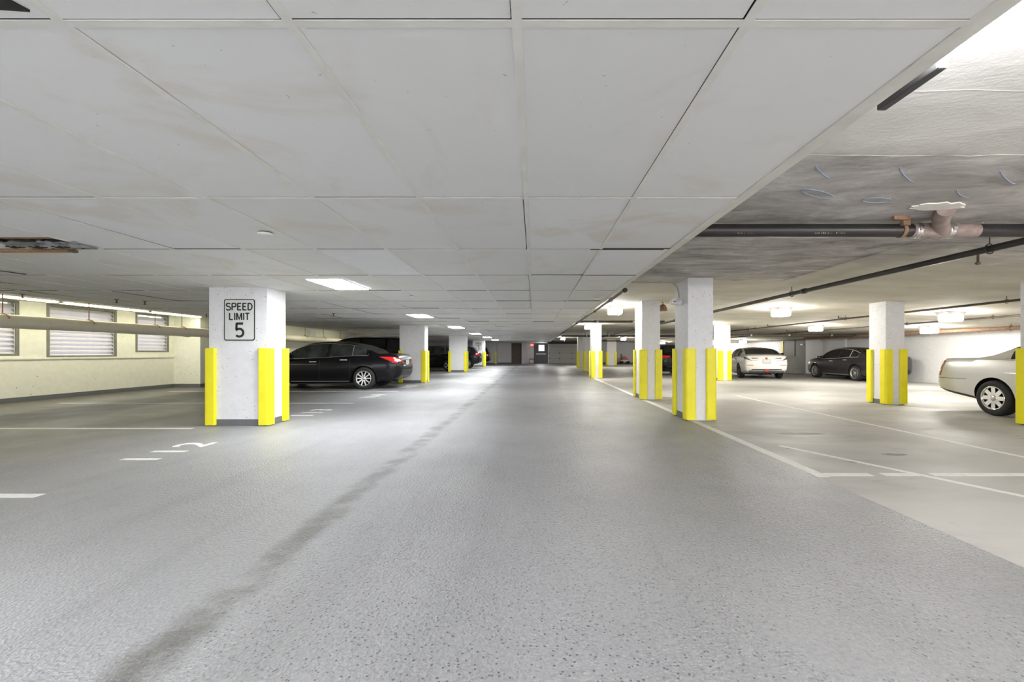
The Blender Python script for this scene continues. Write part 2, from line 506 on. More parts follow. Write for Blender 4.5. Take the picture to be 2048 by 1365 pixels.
blot(3.95, 6.6, 0.35, 0.10, 3); blot(4.25, 5.25, 0.16, 0.06, 4); blot(3.2, 5.6, 0.05, 0.03, 5); blot(3.5, 4.9, 0.07, 0.03, 6)

apron = MB().box(-40, 40, -60, Y_BACK - 0.2, -0.2, -0.005).build('ground', 'driveway'); struct(apron)

# slab ceiling --------------------------------------------------------------------------
sb = MB()
xs = [-13.2, -9.0, -8.99, -4, 0, 1.5, 3, 4.5, 6, 7.5, 9, 10.5, 12, 13.5, 15, 16.2]
ys = [Y_BACK - 0.2 + i * (Y_FAR + 0.6 - Y_BACK) / 14 for i in range(15)]
nx = len(xs)
sb.add([(x, y, zc(x) if x != -9.0 else 2.45) for y in ys for x in xs] + [(x, y, 2.85) for y in ys for x in xs],
       [(j * nx + i, (j + 1) * nx + i, (j + 1) * nx + i + 1, j * nx + i + 1) for j in range(14) for i in range(nx - 1)] +
       [(len(ys) * nx + j * nx + i, len(ys) * nx + j * nx + i + 1, len(ys) * nx + (j + 1) * nx + i + 1, len(ys) * nx + (j + 1) * nx + i) for j in range(14) for i in range(nx - 1)])
slab = struct(sb.build('ceiling', 'slab'))
def squiggle(cx, cy, rx, ry, a0, a1, rot):
    pts = []
    for k in range(15):
        a = a0 + (a1 - a0) * k / 14
        px, py = rx * math.cos(a), ry * math.sin(a)
        x, y = cx + px * math.cos(rot) - py * math.sin(rot), cy + px * math.sin(rot) + py * math.cos(rot)
        pts.append((x, y, zc(x) - 0.001))
    MB().tube(pts, 0.006, 4).build('chalk_mark', 'chalk_blue', slab)
squiggle(2.35, 3.70, 0.22, 0.05, 0.3, 5.6, 0.5); squiggle(2.95, 3.85, 0.14, 0.06, 0.4, 5.4, 0.2); squiggle(3.55, 3.7, 0.16, 0.02, 0, 3.1, 0.6)
squiggle(2.1, 3.25, 0.16, 0.012, 0, 3.1, 0.75); squiggle(2.75, 3.3, 0.2, 0.015, 0, 3.1, 0.7); squiggle(3.55, 3.35, 0.22, 0.015, 0, 3.1, 0.6)
for yy, x1 in ((2.24, 6.0), (2.97, 5.0)):          # raised joints where the formwork boards met
    pts = [(1.5 + i * (x1 - 1.5) / 20, yy + R.uniform(-0.015, 0.015), zc(2) - 0.002) for i in range(21)]
    MB().tube(pts, [R.uniform(0.0008, 0.0022) for _ in pts], 5).build('form_joint', 'slab', slab)
MB().tube([(4.52, 4.5 + i * 0.4, 2.509 + R.uniform(-0.002, 0.002)) for i in range(10)], 0.008, 5).build('form_joint', 'slab', slab)

# suspended ceiling: tees and lay-in panels -------------------------------------------------
sus = struct(MB().box(EDGE_R - 0.02, EDGE_R + 0.055, Y_BACK, Y_FAR, ZD - 0.004, ZD + 0.004).box(EDGE_R + 0.02, EDGE_R + 0.05, Y_BACK, Y_FAR, ZD, 2.52)
             .box(EDGE_L - 0.04, EDGE_L + 0.02, Y_BACK, Y_FAR, ZD - 0.004, ZD + 0.05).build('ceiling.001', 'trim_white'))
cols = [EDGE_R, 0.685, -0.055]
while cols[-1] - 0.73 > EDGE_L: cols.append(cols[-1] - 0.73)
cols.append(EDGE_L)
rows = [1.44 - 1.54 * 2, 1.44 - 1.54, 1.44, 3.075]
while rows[-1] + 1.54 < Y_FAR: rows.append(rows[-1] + 1.54)
rows.append(Y_FAR)
for c in cols[1:-1]:
    mb = MB().box(c - 0.016, c + 0.016, rows[0], Y_FAR, ZD - 0.003, ZD + 0.001); mb.mi = 1
    mb.box(c - 0.003, c + 0.003, rows[0], Y_FAR, ZD + 0.001, ZD + 0.045); mb.build('main_tee', ['tee_white', 'tee_web'], sus)
for r in rows[1:-1]:
    mb = MB().box(EDGE_L, EDGE_R, r - 0.0155, r + 0.0155, ZD - 0.0025, ZD + 0.001); mb.mi = 1
    mb.box(EDGE_L, EDGE_R, r - 0.003, r + 0.003, ZD + 0.001, ZD + 0.045); mb.build('cross_tee', ['tee_white', 'tee_web'], sus)
cells = []
for i in range(len(cols) - 1):
    for j in range(len(rows) - 1):
        x1, x0, y0, y1 = cols[i], cols[i + 1], rows[j], rows[j + 1]
        cells.append((x0, x1, y0, y1))
def px_of(x, y, z): return 1068 + F_PX * x / y, 705.5 - F_PX * (z - CAM_Z) / y
HOLE = [(-5.92, -5.16, 3.95, 4.65)]
vis = []; rest = []
for c in cells:
    x0, x1, y0, y1 = c
    inview = y1 > 1.5 and px_of(x1, max(y1, 1.0), ZD)[0] > -20 and px_of(x0, max(y0, 1.2), ZD)[0] < 2100
    key = (y0 + y1) / 2 + 0.15 * abs((x0 + x1) / 2)
    (vis if inview else rest).append((key, c))
vis.sort()
def panel_mb(mb, x0, x1, y0, y1, dz, tilt=0.0):
    g = 0.010
    z = ZD + 0.0015 + dz
    mb.box(x0 + g, x1 - R.choice((0.016, 0.019, 0.022)), y0 + g, y1 - (R.choice((0.0175, 0.0195)) if y0 < 1.5 else 0.0155 + R.uniform(0.007, 0.020)), z, z + 0.012)
hole_cell = None
for k, (key, c) in enumerate(vis):
    x0, x1, y0, y1 = c
    if x0 < -4.8 < x1 and y0 < 4.2 < y1:
        # the broken panel: only the strip nearest the entrance is left
        o = MB().box(x0 + 0.01, x1 - 0.01, y0 + 0.01, 4.12, ZD + 0.002, ZD + 0.014).build('panel', 'panel', sus)
        hole_cell = c; continue
    if k < 290:
        mb = MB(); z = R.uniform(0, 0.002)
        panel_mb(mb, x0, x1, y0, y1, z)
        if R.random() < 0.25 and y0 > 2: # a panel sagging or riding up at one edge
            a, dzz = R.choice([(0, 1), (1, 2), (2, 3), (3, 0)]), R.uniform(0.003, 0.009)
            for q in a:
                for h in (q, q + 4):
                    p = mb.v[h]; mb.v[h] = (p[0], p[1], p[2] + dzz)
        fresh = y0 < 5.4 < y1 and (x0 < -1.9 < x1 or x0 < 1.05 < x1)
        mb.build('panel', 'panel_new' if fresh else 'panel', sus)
    else:
        rest.append((key, c))
mb = MB()
for key, c in rest: panel_mb(mb, *c, 0.0)
o = mb.build('distant_panels', 'panel', sus); o['kind'] = 'stuff'
# black sheets painting the shade in a slipped panel's slot and a knocked-off corner
MB().prism([(-7.02, 5.12), (-6.98, 5.14), (-6.86, 6.05), (-6.90, 6.06)], ZD - 0.005, ZD + 0.001).build('gap_shade', 'sign_black', sus)
MB().prism([(-1.66, 1.30), (-1.585, 1.30), (-1.56, 1.385), (-1.66, 1.375)], ZD - 0.006, ZD + 0.001).build('gap_shade', 'sign_black', sus)
for x, y in ((0.95, 9.15), (1.0, 6.13), (0.93, 4.6)):  # black strips painting the shade in open panel joints
    MB().box(x - 0.35, x + 0.4, y - 0.012, y + 0.004, ZD - 0.0045, ZD + 0.001).build('gap_shade', 'sign_black', sus)

# what shows in the broken panel: joist, batten and foil-faced insulation
t = thing('ceiling_joist', 'bare wooden joist exposed in the broken ceiling panel', 'joist', (-4.85, 4.2, ZD))
MB().box(-0.30, 0.40, -0.05, 0.03, 0.016, 0.10).build('beam', 'wood', t)
MB().box(-0.30, 0.40, 0.03, 0.10, 0.06, 0.12).build('batten', 'wood', t)
t = thing('insulation_roll', 'foil-faced insulation sagging from the broken ceiling panel', 'insulation', (-4.85, 4.40, ZD - 0.01))
mb = MB(); n = 22
vs = []; 
for i in range(n):
    for j in range(7):
        vs.append((-0.30 + i * 0.76 / (n - 1), -0.14 + j * 0.045, -0.012 + 0.02 * abs(j - 3) / 3 + R.uniform(-0.012, 0.012)))
vs2 = [(x, y, z + 0.05) for x, y, z in vs]
mb.add(vs + vs2, [(i * 7 + j, i * 7 + j + 1, i * 7 + 8 + j, i * 7 + 7 + j) for i in range(n - 1) for j in range(6)] +
       [(n * 7 + i * 7 + j, n * 7 + i * 7 + 7 + j, n * 7 + i * 7 + 8 + j, n * 7 + i * 7 + j + 1) for i in range(n - 1) for j in range(6)])
mb.build('facing', 'foil', t)
for k in range(3):
    mb = MB()
    for q in range(4):
        x = -0.24 + k * 0.22 + q * 0.036
        mb.tube([(x, -0.09 + 0.02 * (q % 2), -0.026), (x + 0.02, -0.05, -0.03), (x + 0.03, -0.02 - 0.01 * q, -0.026)], 0.007, 4)
    mb.build('printing', 'sign_black', t)
t = thing('fallen_batten', 'thin wooden batten hanging below the broken ceiling panel', 'batten', (-4.90, 4.60, ZD))
MB().box(-0.6, 0.16, -0.02, 0.03, -0.026, -0.004).build('strip', 'wood', t)
MB().box(0.13, 0.18, -0.025, 0.035, -0.03, 0.0).build('nail_plate', 'brown_board', t)

# walls ---------------------------------------------------------------------------------
wl = MB()
wl.box(XW_L1 - 0.25, XW_L1, Y_BACK, 15.42, 0, 1.05)                       # below the sills
WIN = [(9.10, 10.78, 1.12), (11.38, 13.30, 1.07), (13.92, 15.20, 1.21)]
prev = Y_BACK
for a, b_, zs in WIN:
    wl.box(XW_L1 - 0.25, XW_L1, prev, a, 1.05, 2.46)
    wl.box(XW_L1 - 0.25, XW_L1, a, b_, 1.05, zs)
    prev = b_
wl.box(XW_L1 - 0.25, XW_L1, prev, 15.42, 1.05, 2.46)
wl.box(XW_L1 - 0.25, XW_L2, 15.42, 15.67, 0, 2.46)
wl.box(XW_L2 - 0.25, XW_L2, 15.67, Y_FAR, 0, 2.46)
wall_left = struct(wl.build('wall_left', 'wall_cream'))
o = MB().box(XW_L1 - 0.02, XW_L1 + 0.03, Y_BACK, 15.40, 1.03, 1.075).build('ledge', 'wall_cream', wall_left)
o.data.materials[0] = M['wall_cream']
struct(MB().box(XW_L1, XW_L1 + 0.012, Y_BACK, 15.42, 0, 0.12).box(XW_L1, XW_L2 + 0.012, 15.408, 15.42, 0, 0.12).box(XW_L2, XW_L2 + 0.012, 15.42, Y_FAR - 2, 0, 0.12).build('baseboard_left', 'band_grey'))
for k, (a, b_, zs) in enumerate(WIN):
    wn = struct(MB().box(XW_L1 - 0.20, XW_L1 + 0.004, a, a + 0.075, zs, 2.44).box(XW_L1 - 0.20, XW_L1 + 0.004, b_ - 0.075, b_, zs, 2.44)
                .box(XW_L1 - 0.20, XW_L1 + 0.004, a + 0.075, b_ - 0.075, zs, zs + 0.05).box(XW_L1 - 0.2, XW_L1 + 0.004, a + 0.075, b_ - 0.075, 2.39, 2.44)
                .build('window_%d' % (k + 1), 'window_frame_grey'))
    z = zs + 0.09
    mbx = MB(); mbx.add([(-0.055, a + 0.08, 0.070), (-0.055, b_ - 0.08, 0.070), (0.055, b_ - 0.08, -0.052), (0.055, a + 0.08, -0.052),
                   (-0.055, a + 0.08, 0.076), (-0.055, b_ - 0.08, 0.076), (0.055, b_ - 0.08, -0.046), (0.055, a + 0.08, -0.046)],
                  [(0, 1, 2, 3), (7, 6, 5, 4), (0, 4, 5, 1), (1, 5, 6, 2), (2, 6, 7, 3), (3, 7, 4, 0)])
    me = mbx.mesh('louver_slat', 'louver')
    while z < 2.36:
        link('louver_slat', me, wn, (XW_L1 - 0.075, 0, z)); z += 0.108
    for yy in (a + 0.09, b_ - 0.09):
        MB().tube([(XW_L1 - 0.012, yy, zs + 0.06), (XW_L1 - 0.012, yy, 2.38)], 0.006, 6).build('tilt_rod', 'louver', wn)
wall_right = struct(MB().box(XW_R, XW_R + 0.25, Y_BACK, 25.7, 0, 2.2).box(XW_R, XW_R + 0.25, 28.0, Y_FAR, 0, 2.2).box(XW_R, XW_R + 0.25, 25.7, 28.0, 2.02, 2.2)
                    .box(XW_R + 0.9, XW_R + 1.0, 25.5, 28.2, 0, 2.2).build('wall_right', 'wall_white'))
for yy in (19.6, 22.3, 24.2):
    MB().box(XW_R - 0.10, XW_R, yy, yy + 0.5, 0, 2.1).build('pilaster', 'wall_white', wall_right)
dr = struct(MB().box(XW_R + 0.02, XW_R + 0.06, 25.75, 27.95, 0, 2.0).build('door_3', 'grey_panel'))
MB().box(XW_R - 0.01, XW_R + 0.02, 26.78, 26.84, 0, 2.0).build('meeting_edge', 'fixture_dark', dr)
MB().box(XW_R - 0.015, XW_R + 0.02, 25.95, 26.2, 1.62, 1.70).build('door_plate', 'sign_white', dr)
struct(MB().box(XW_R - 0.03, XW_R + 0.02, 28.0, 28.12, 0.0, 1.92).build('trim_2', 'yellow'))

wf = MB()
wf.box(-12.0, -3.9, 46.0, 46.25, 0, 2.5).box(-4.15, -3.9, 46.25, Y_FAR, 0, 2.5)
wf.box(-3.9, -2.42, Y_FAR, Y_FAR + 0.2, 0, 2.5).box(-2.42, -1.32, Y_FAR, Y_FAR + 0.2, 2.2, 2.5)
wf.box(-1.32, -0.02, Y_FAR, Y_FAR + 0.2, 0, 2.5).box(-1.32, -0.85, Y_FAR - 0.35, Y_FAR, 0, 2.5).box(-0.02, 1.5, Y_FAR, Y_FAR + 0.2, 2.18, 2.5)
wf.box(4.65, 16, Y_FAR, Y_FAR + 0.2, 0, 2.5)
wall_far = struct(wf.build('wall_far', 'wall_lavender'))
struct(MB().box(-12, -3.9, 45.985, 46.0, 0, 0.12).box(-3.9, -2.42, Y_FAR - 0.015, Y_FAR, 0, 0.12).box(4.65, 15.6, Y_FAR - 0.015, Y_FAR, 0, 0.12).build('baseboard_far', 'band_grey'))
d1 = struct(MB().box(-2.42, -1.32, Y_FAR + 0.02, Y_FAR + 0.08, 0, 2.2).build('door_1', 'brown_door'))
MB().box(-2.42, -2.36, Y_FAR - 0.02, Y_FAR + 0.02, 0, 2.2).box(-1.38, -1.32, Y_FAR - 0.02, Y_FAR + 0.02, 0, 2.2).box(-2.36, -1.38, Y_FAR - 0.02, Y_FAR + 0.02, 2.14, 2.2).build('door_frame', 'brown_board', d1)
MB().lathe([(0.0, -0.05), (0.03, -0.045), (0.035, -0.02), (0.02, 0.0)], (-2.28, Y_FAR, 1.0), 'Y', 12).build('door_knob', 'steel_band', d1)
d2 = struct(MB().box(-0.02, 1.5, Y_FAR + 0.02, Y_FAR + 0.08, 0, 2.18).build('door_2', 'dark_door'))
MB().box(0.25, 1.25, Y_FAR - 0.05, Y_FAR + 0.02, 1.02, 1.07).build('push_bar', 'steel_band', d2)
MB().rbox(0.52, 1.08, Y_FAR - 0.005, Y_FAR + 0.02, 1.38, 1.98, 0.004).build('window_pane', 'door_pane', d2)
MB().box(0.46, 1.14, Y_FAR, Y_FAR + 0.02, 1.32, 1.38).box(0.46, 1.14, Y_FAR, Y_FAR + 0.02, 1.98, 2.04).box(0.46, 0.52, Y_FAR, Y_FAR + 0.02, 1.38, 1.98).box(1.08, 1.14, Y_FAR, Y_FAR + 0.02, 1.38, 1.98).build('pane_frame', 'fixture_dark', d2)
gd = struct(MB().box(1.5, 1.58, Y_FAR - 0.06, Y_FAR + 0.05, 0, 2.14).box(4.57, 4.65, Y_FAR - 0.06, Y_FAR + 0.05, 0, 2.14).build('door_4', 'trim_white'))
for z0, z1 in ((0.03, 0.535), (0.545, 1.125), (1.135, 1.605), (1.615, 2.12)):
    MB().box(1.58, 4.57, Y_FAR - 0.02, Y_FAR + 0.03, z0, z1).build('door_panel', 'garage_door', gd)
for z in (0.54, 1.13):
    for x in (1.6, 2.72, 4.05):
        MB().box(x - 0.06, x + 0.06, Y_FAR - 0.05, Y_FAR - 0.02, z - 0.05, z + 0.05).build('hinge', 'fixture_dark', gd)
MB().box(1.58, 4.57, Y_FAR - 0.055, Y_FAR - 0.02, 1.58, 1.64).build('strut', 'fixture_grey', gd)
MB().box(1.5, 4.65, Y_FAR - 0.01, Y_FAR + 0.04, 0, 0.03).build('bottom_seal', 'fixture_dark', gd)
struct(MB().box(1.46, 4.7, Y_FAR, Y_FAR + 0.2, 2.12, 2.52).box(1.46, 4.7, Y_FAR + 0.06, Y_FAR + 0.2, 0, 2.12).build('header_and_backing', 'header_backing'))  # lower box is added backing, stops outside light through the panel joints

# outside behind the entrance: two jambs close the sides
struct(MB().box(-12.9, -12.4, Y_BACK - 0.2, Y_BACK, 0, 2.5).box(15.6, 16.1, Y_BACK - 0.2, Y_BACK, 0, 2.4).build('wall_near', 'wall_white'))

# ------------------------------------------------------------------ pillars with corner guards
GH = 1.27
def guard_mesh():
    L, T = 0.135, 0.045
    # profile round the corner at the origin: pillar occupies +x,+y quadrant; guard wraps outside
    prof = [(L, 0.0), (0.0, 0.0), (0.0, L), (-T * 0.7, L), (-T, L - 0.015), (-T, 0.02)]
    for k in range(1, 6):
        a = PI + k * (PI / 2) / 6
        prof.append((-T + 0.045 + 0.045 * math.cos(a), -T + 0.045 + 0.045 * math.sin(a)))
    prof += [(0.02, -T), (L - 0.015, -T), (L, -T * 0.7)]
    mb = MB(); mb.prism(prof[::-1] if False else prof[::-1], 0.02, GH)
    return mb.mesh('corner_guard', 'yellow')
GM = guard_mesh()
def pillar(x0, x1, y0, y1, ztop, label, mat, group=None, band=True, corners=('fl', 'fr', 'bl', 'br')):
    cx, cy = (x0 + x1) / 2, (y0 + y1) / 2
    t = thing('pillar', label, 'pillar', (cx, cy, 0), 0, group)
    hx, hy = (x1 - x0) / 2, (y1 - y0) / 2
    MB().rbox(-hx, hx, -hy, hy, 0, ztop, 0.012).build('shaft', mat, t)
    if x0 > 0:
        MB().box(-hx - 0.004, -hx + 0.02, -hy + 0.01, hy - 0.01, 0, 0.11).build('base_band', 'band_grey', t)
    elif band:
        MB().box(-hx - 0.004, hx + 0.004, -hy - 0.004, hy + 0.004, 0, 0.11).build('base_band', 'band_grey', t)
    e = 0.004
    for c, (px, py, rz) in {'fl': (-hx - e, -hy - e, 0), 'fr': (hx + e, -hy - e, PI / 2), 'br': (hx + e, hy + e, PI), 'bl': (-hx - e, hy + e, -PI / 2)}.items():
        if c in corners: link('corner_guard', GM, t, (px, py, 0), (0, 0, rz))
    return t
pillar(-5.30, -4.34, 7.29, 7.83, 2.45, 'wide white pillar nearest on the window side, with speed limit sign and stall 112 beside it', 'pillar_paint')
pillar(-5.29, -4.30, 17.6, 18.15, 2.45, 'wide white pillar beside the tail of the black sedan, no sign', 'pillar_paint')
pillar(-5.27, -4.20, 27.7, 28.3, 2.45, 'wide white pillar between the two black hatchbacks, no sign', 'pillar_far')
pillar(-5.22, -4.20, 38.0, 38.6, 2.45, 'far wide white pillar carrying the small distant speed limit sign', 'pillar_far')
pillar(2.70, 3.15, 7.86, 8.58, zc(3) + .02, 'white pillar on the lane edge carrying the security camera', 'pillar_paint')
pillar(2.74, 3.20, 11.35, 12.14, zc(3) + .02, 'white pillar with the bare lamp beside it, second along the lane edge', 'pillar_paint', )
pillar(2.70, 3.14, 20.8, 21.6, zc(3) + .02, 'slim white pillar right under a lit ceiling lamp, third along the lane edge', 'pillar_far')
pillar(3.22, 3.62, 28.4, 29.2, zc(3) + .02, 'pillar half hidden behind the third lane edge pillar', 'pillar_far')
pillar(3.42, 4.06, 34.8, 35.4, zc(3) + .02, 'distant pillar standing beside the grey garage door', 'pillar_far')
pillar(6.85, 7.72, 42.0, 42.5, zc(7) + .02, 'distant broad pillar next to the red mower', 'pillar_far')
pillar(8.07, 8.50, 10.26, 10.78, zc(8) + .02, 'free-standing white pillar hiding the tail of the dark grey sedan', 'pillar_paint')
pillar(7.87, 8.33, 18.97, 19.6, zc(8) + .02, 'slim white pillar standing beside the white sedan', 'pillar_far')
pillar(8.09, 8.53, 6.93, 7.45, zc(8) + .02, 'pillar cut off by the picture edge in front of the silver sedan', 'pillar_paint')
t = thing('corner_guard', 'lone yellow corner guard on the far white wall corner', 'corner guard', (-3.9, 46.0, 0))
o = link('guard_strip', GM, t, (0.004, -0.004, 0), (0, 0, PI / 2))

# speed limit signs
def speed_sign(x, y, zmid, label):
    t = thing('speed_sign', label, 'sign', (x, y, zmid))
    W_, H_, r = 0.251, 0.338, 0.035
    def rr(wd, hg, r):
        pts = []
        for (cx, cz, a0) in ((wd - r, hg - r, 0), (-wd + r, hg - r, PI / 2), (-wd + r, -hg + r, PI), (wd - r, -hg + r, 1.5 * PI)):
            pts += [(cx + r * math.cos(a0 + k * PI / 8), cz + r * math.sin(a0 + k * PI / 8)) for k in range(5)]
        return pts
    def plate(name, pts, y0, y1, mat):
        n = len(pts); mb = MB()
        mb.add([(a, y0, c) for a, c in pts] + [(a, y1, c) for a, c in pts], [list(range(n)), list(range(n, 2 * n))[::-1]] + [(i, n + i, n + (i + 1) % n, (i + 1) % n) for i in range(n)])
        return mb.build(name, mat, t)
    plate('border', rr(W_, H_, r), -0.006, 0.0, 'sign_black')
    plate('plate', rr(W_ - 0.015, H_ - 0.015, r - 0.010), -0.008, -0.004, 'sign_white')
    for body, wd, hg, zo, bold in (('SPEED', 0.425, 0.118, 0.215, 0.0105), ('LIMIT', 0.330, 0.113, 0.055, 0.0105), ('5', 0.145, 0.235, -0.165, 0.0185)):
        me = stroke_text(body, wd, hg, bold).mesh('lettering', 'sign_black')
        o = link('lettering', me, t, (-0.0 if body != '5' else -0.0, -0.0082, zo), (PI / 2, 0, 0))
    for s in (1, -1):
        MB().lathe([(0.0, -0.011), (0.007, -0.010), (0.009, -0.007)], (0, 0, s * 0.312), 'Y', 10).build('bolt', 'steel_band', t)
    return t
speed_sign(-4.795, 7.29 - 0.001, 1.73, 'white speed limit 5 sign on the nearest wide pillar')
speed_sign(-4.70, 38.0 - 0.001, 1.75, 'small distant speed limit 5 sign on the far wide pillar')

# ------------------------------------------------------------------ lamps
def slab_lamp(x, y, label, z=None, group=None):
    z = zc(x) if z is None else z
    t = thing('ceiling_lamp', label, 'lamp', (x, y, z), 0, group)
    a, b_, h = 0.215, 0.170, 0.105
    MB().rbox(-0.23, 0.23, -0.23, 0.23, -0.014, 0.012, 0.004).build('mounting_plate', 'lamp_grey', t)
    mb = MB(); mb.add([(-a, -a, -0.012), (a, -a, -0.012), (a, a, -0.012), (-a, a, -0.012), (-b_, -b_, -h), (b_, -b_, -h), (b_, b_, -h), (-b_, b_, -h)],
           [(0, 1, 2, 3), (7, 6, 5, 4), (4, 5, 1, 0), (5, 6, 2, 1), (6, 7, 3, 2), (7, 4, 0, 3)])
    mb.build('housing', 'lamp_grey', t)
    c, d = 0.172, 0.150
    mb = MB(); mb.add([(-c, -c, -h), (c, -c, -h), (c, c, -h), (-c, c, -h), (-c, -c, -0.21), (c, -c, -0.21), (c, c, -0.21), (-c, c, -0.21), (-d, -d, -0.245), (d, -d, -0.245), (d, d, -0.245), (-d, d, -0.245)],
           [(11, 10, 9, 8)] + [(4 + i, 4 + (i + 1) % 4, (i + 1) % 4, i) for i in range(4)] + [(8 + i, 8 + (i + 1) % 4, 4 + (i + 1) % 4, 4 + i) for i in range(4)])
    mb.build('lens', 'lens_slab', t)
    return t
for x, y, lab in ((2.27, 12.55, 'lit square ceiling lamp beside the second lane edge pillar'),
                  (6.73, 12.2, 'lit square ceiling lamp above the white sedan, the larger of two there'),
                  (10.8, 11.6, 'lit square ceiling lamp above the silver sedan, nearer of the two'),
                  (10.7, 17.0, 'lit square ceiling lamp between the white sedan and the dark grey sedan'),
                  (13.6, 15.4, 'lit square ceiling lamp near the pipe along the side wall'),
                  (14.0, 30.0, 'small lit lamp over the white side wall behind the white sedan roof'),
                  (7.0, 35.0, 'small distant lit lamp above the red mower'),
                  (2.5, 20.4, 'lit lamp touching the third slim lane edge pillar'),
                  (2.45, 38.0, 'far lit lamp in front of the garage door header'),
                  (11.5, 40.0, 'tiny far lamp seen over the black hatchback roof'),
                  (14.0, 35.0, 'tiny far lamp peeping past the camera pillar'),
                  (7.0, 18.4, 'lamp mostly hidden behind the camera pillar')):
    slab_lamp(x, y, lab)
for x, y in ((5.5, 1.0), (9.5, 4.0), (5.5, -5.0), (11.5, -3.0)):  # unseen lamps added to brighten the near floor and ceiling
    slab_lamp(x, y, 'added square fill lamp over the near parking bays, unseen', group='added near bay lamps')

def troffer(x, y, label, group=None):
    t = thing('troffer_lamp', label, 'lamp', (x, y, ZD), 0, group)
    wx, wy = 0.285, 0.56
    MB().box(-wx, wx, -wy, -wy + 0.03, -0.010, 0.001).box(-wx, wx, wy - 0.03, wy, -0.010, 0.001).box(-wx, -wx + 0.03, -wy + 0.03, wy - 0.03, -0.010, 0.001).box(wx - 0.03, wx, -wy + 0.03, wy - 0.03, -0.010, 0.001).build('frame', 'white_paint', t)
    MB().rbox(-wx + 0.03, wx - 0.03, -wy + 0.03, wy - 0.03, -0.012, 0.0, 0.003).build('diffuser', 'lens_troffer', t)
    return t
for y, lab in ((6.95, 'largest lit flat ceiling light, nearest above the lane by the sign pillar'), (12.9, 'flat ceiling light second along the white ceiling, before the black sedan'),
               (18.9, 'flat ceiling light third along the white ceiling'), (25.0, 'flat ceiling light fourth along the white ceiling'),
               (31.2, 'small flat ceiling light fifth along the white ceiling'), (37.6, 'small flat ceiling light farthest, near the brown door')):
    troffer(-3.02 - (0.25 if y > 7.5 else 0), y, lab)
for y in (0.3, -5.8): troffer(-3.02, y, 'flat ceiling light over the near lane outside the view', 'near lane ceiling lights')

# strip light hung along the panel edge
t = thing('strip_lamp', 'glaring fluorescent strip light along the white ceiling edge overhead', 'lamp', (1.56, 1.30, 2.36))
MB().rbox(-0.062, -0.02, 0.36, 0.66, -0.105, 0.05, 0.008).build('side_shield', 'fixture_dark', t)
MB().rbox(-0.05, -0.02, -0.70, 0.66, 0.0, 0.05, 0.006).build('housing', 'fixture_grey', t)
MB().rbox(-0.02, 0.045, 0.36, 0.66, -0.03, 0.0, 0.004).build('ballast_cover', 'fixture_grey', t)
MB().rbox(-0.019, 0.05, -0.68, 0.35, -0.085, 0.03, 0.02).build('diffuser', 'tube_strip', t)
for y in (-0.4, 0.4): MB().tube([(-0.04, y, 0.045), (-0.04, y, 0.149)], 0.006, 6).build('hanger', 'steel_band', t)
def cove(x, y, hl, label):
    t = thing('strip_lamp', label, 'lamp', (x, y, 2.39))
    MB().rbox(-0.10, 0.10, -hl, hl, 0.03, 0.058, 0.004).build('housing', 'white_paint', t)
    MB().rbox(-0.085, 0.085, -hl + 0.03, hl - 0.03, 0.0, 0.03, 0.008).build('diffuser', 'tube_cove', t)
    for e in (-1, 1): MB().rbox(-0.09, 0.09, e * hl - 0.015, e * hl + 0.015, -0.004, 0.045, 0.004).build('end_cap', 'white_paint', t)
cove(-11.45, 7.0, 1.2, 'strip light over the window wall ahead of the first louvered window')
cove(-11.45, 9.5, 1.2, 'glowing strip light along the wall top over the first louvered window')
cove(-11.45, 12.0, 1.2, 'glowing strip light along the wall top over the wide second louvered window')
cove(-11.45, 14.3, 1.0, 'glowing strip light along the wall top over the third louvered window')
cove(-9.80, 20.5, 1.2, 'added fill strip light above the ceiling edge over the black sedan, unseen')  # unseen lamp added to brighten the wall behind the sedan
cove(-9.80, 24.5, 1.2, 'added fill strip light above the ceiling edge beyond the tall black vehicle, unseen')  # second unseen lamp, added to fill the left bays farther back
cove(-10.75, 32.6, 0.8, 'yellowish strip light glowing above the roof rails of the tall black vehicle')

# ------------------------------------------------------------------ pipes
def strap(mb, x, y, z, r, axis='Y', w_=0.03):
    mb.lathe([(r + 0.004, -w_ / 2), (r + 0.009, -w_ / 2), (r + 0.009, w_ / 2), (r + 0.004, w_ / 2)], (x, y, z), axis, 16)
# insulated pipe in front of the windows
PX, PZ, PR = -11.0, 1.85, 0.145
t = thing('insulated_pipe', 'thick cream insulated pipe running in front of the louvered windows', 'pipe', (PX, 0, PZ))
mb = MB(); yy = 4.0; pts = []; rad = []
while yy < 42: pts.append((R.uniform(-.004, .004), yy, R.uniform(-.004, .004))); rad.append(PR + R.uniform(-.005, .005)); yy += 0.55
mb.tube(pts, rad, 20).build('jacket', 'insulation', t)
MB().tube([(0, 14.05, 0), (0, 14.25, -0.01)], PR + 0.012, 18).build('torn_joint', 'insulation', t)
for yy in (9.26, 11.06, 12.99, 13.98, 21.5, 23.4, 25.4, 27.4):
    mb = MB()
    pts = [((PR + 0.01) * math.cos(a), yy, (PR + 0.01) * math.sin(a)) for a in [PI * 0.12 + k * PI * 0.76 / 10 for k in range(11)]]
    mb.tube(pts, 0.014, 6); mb.tube([(-0.14, yy, 0.06), (-0.10, yy - 0.03, 0.10)], 0.02, 6)
    mb.tube([(0, yy, PR + 0.01), (0, yy, 2.45 - PZ)], 0.010, 6)
    mb.build('hanger', 'rust', t)

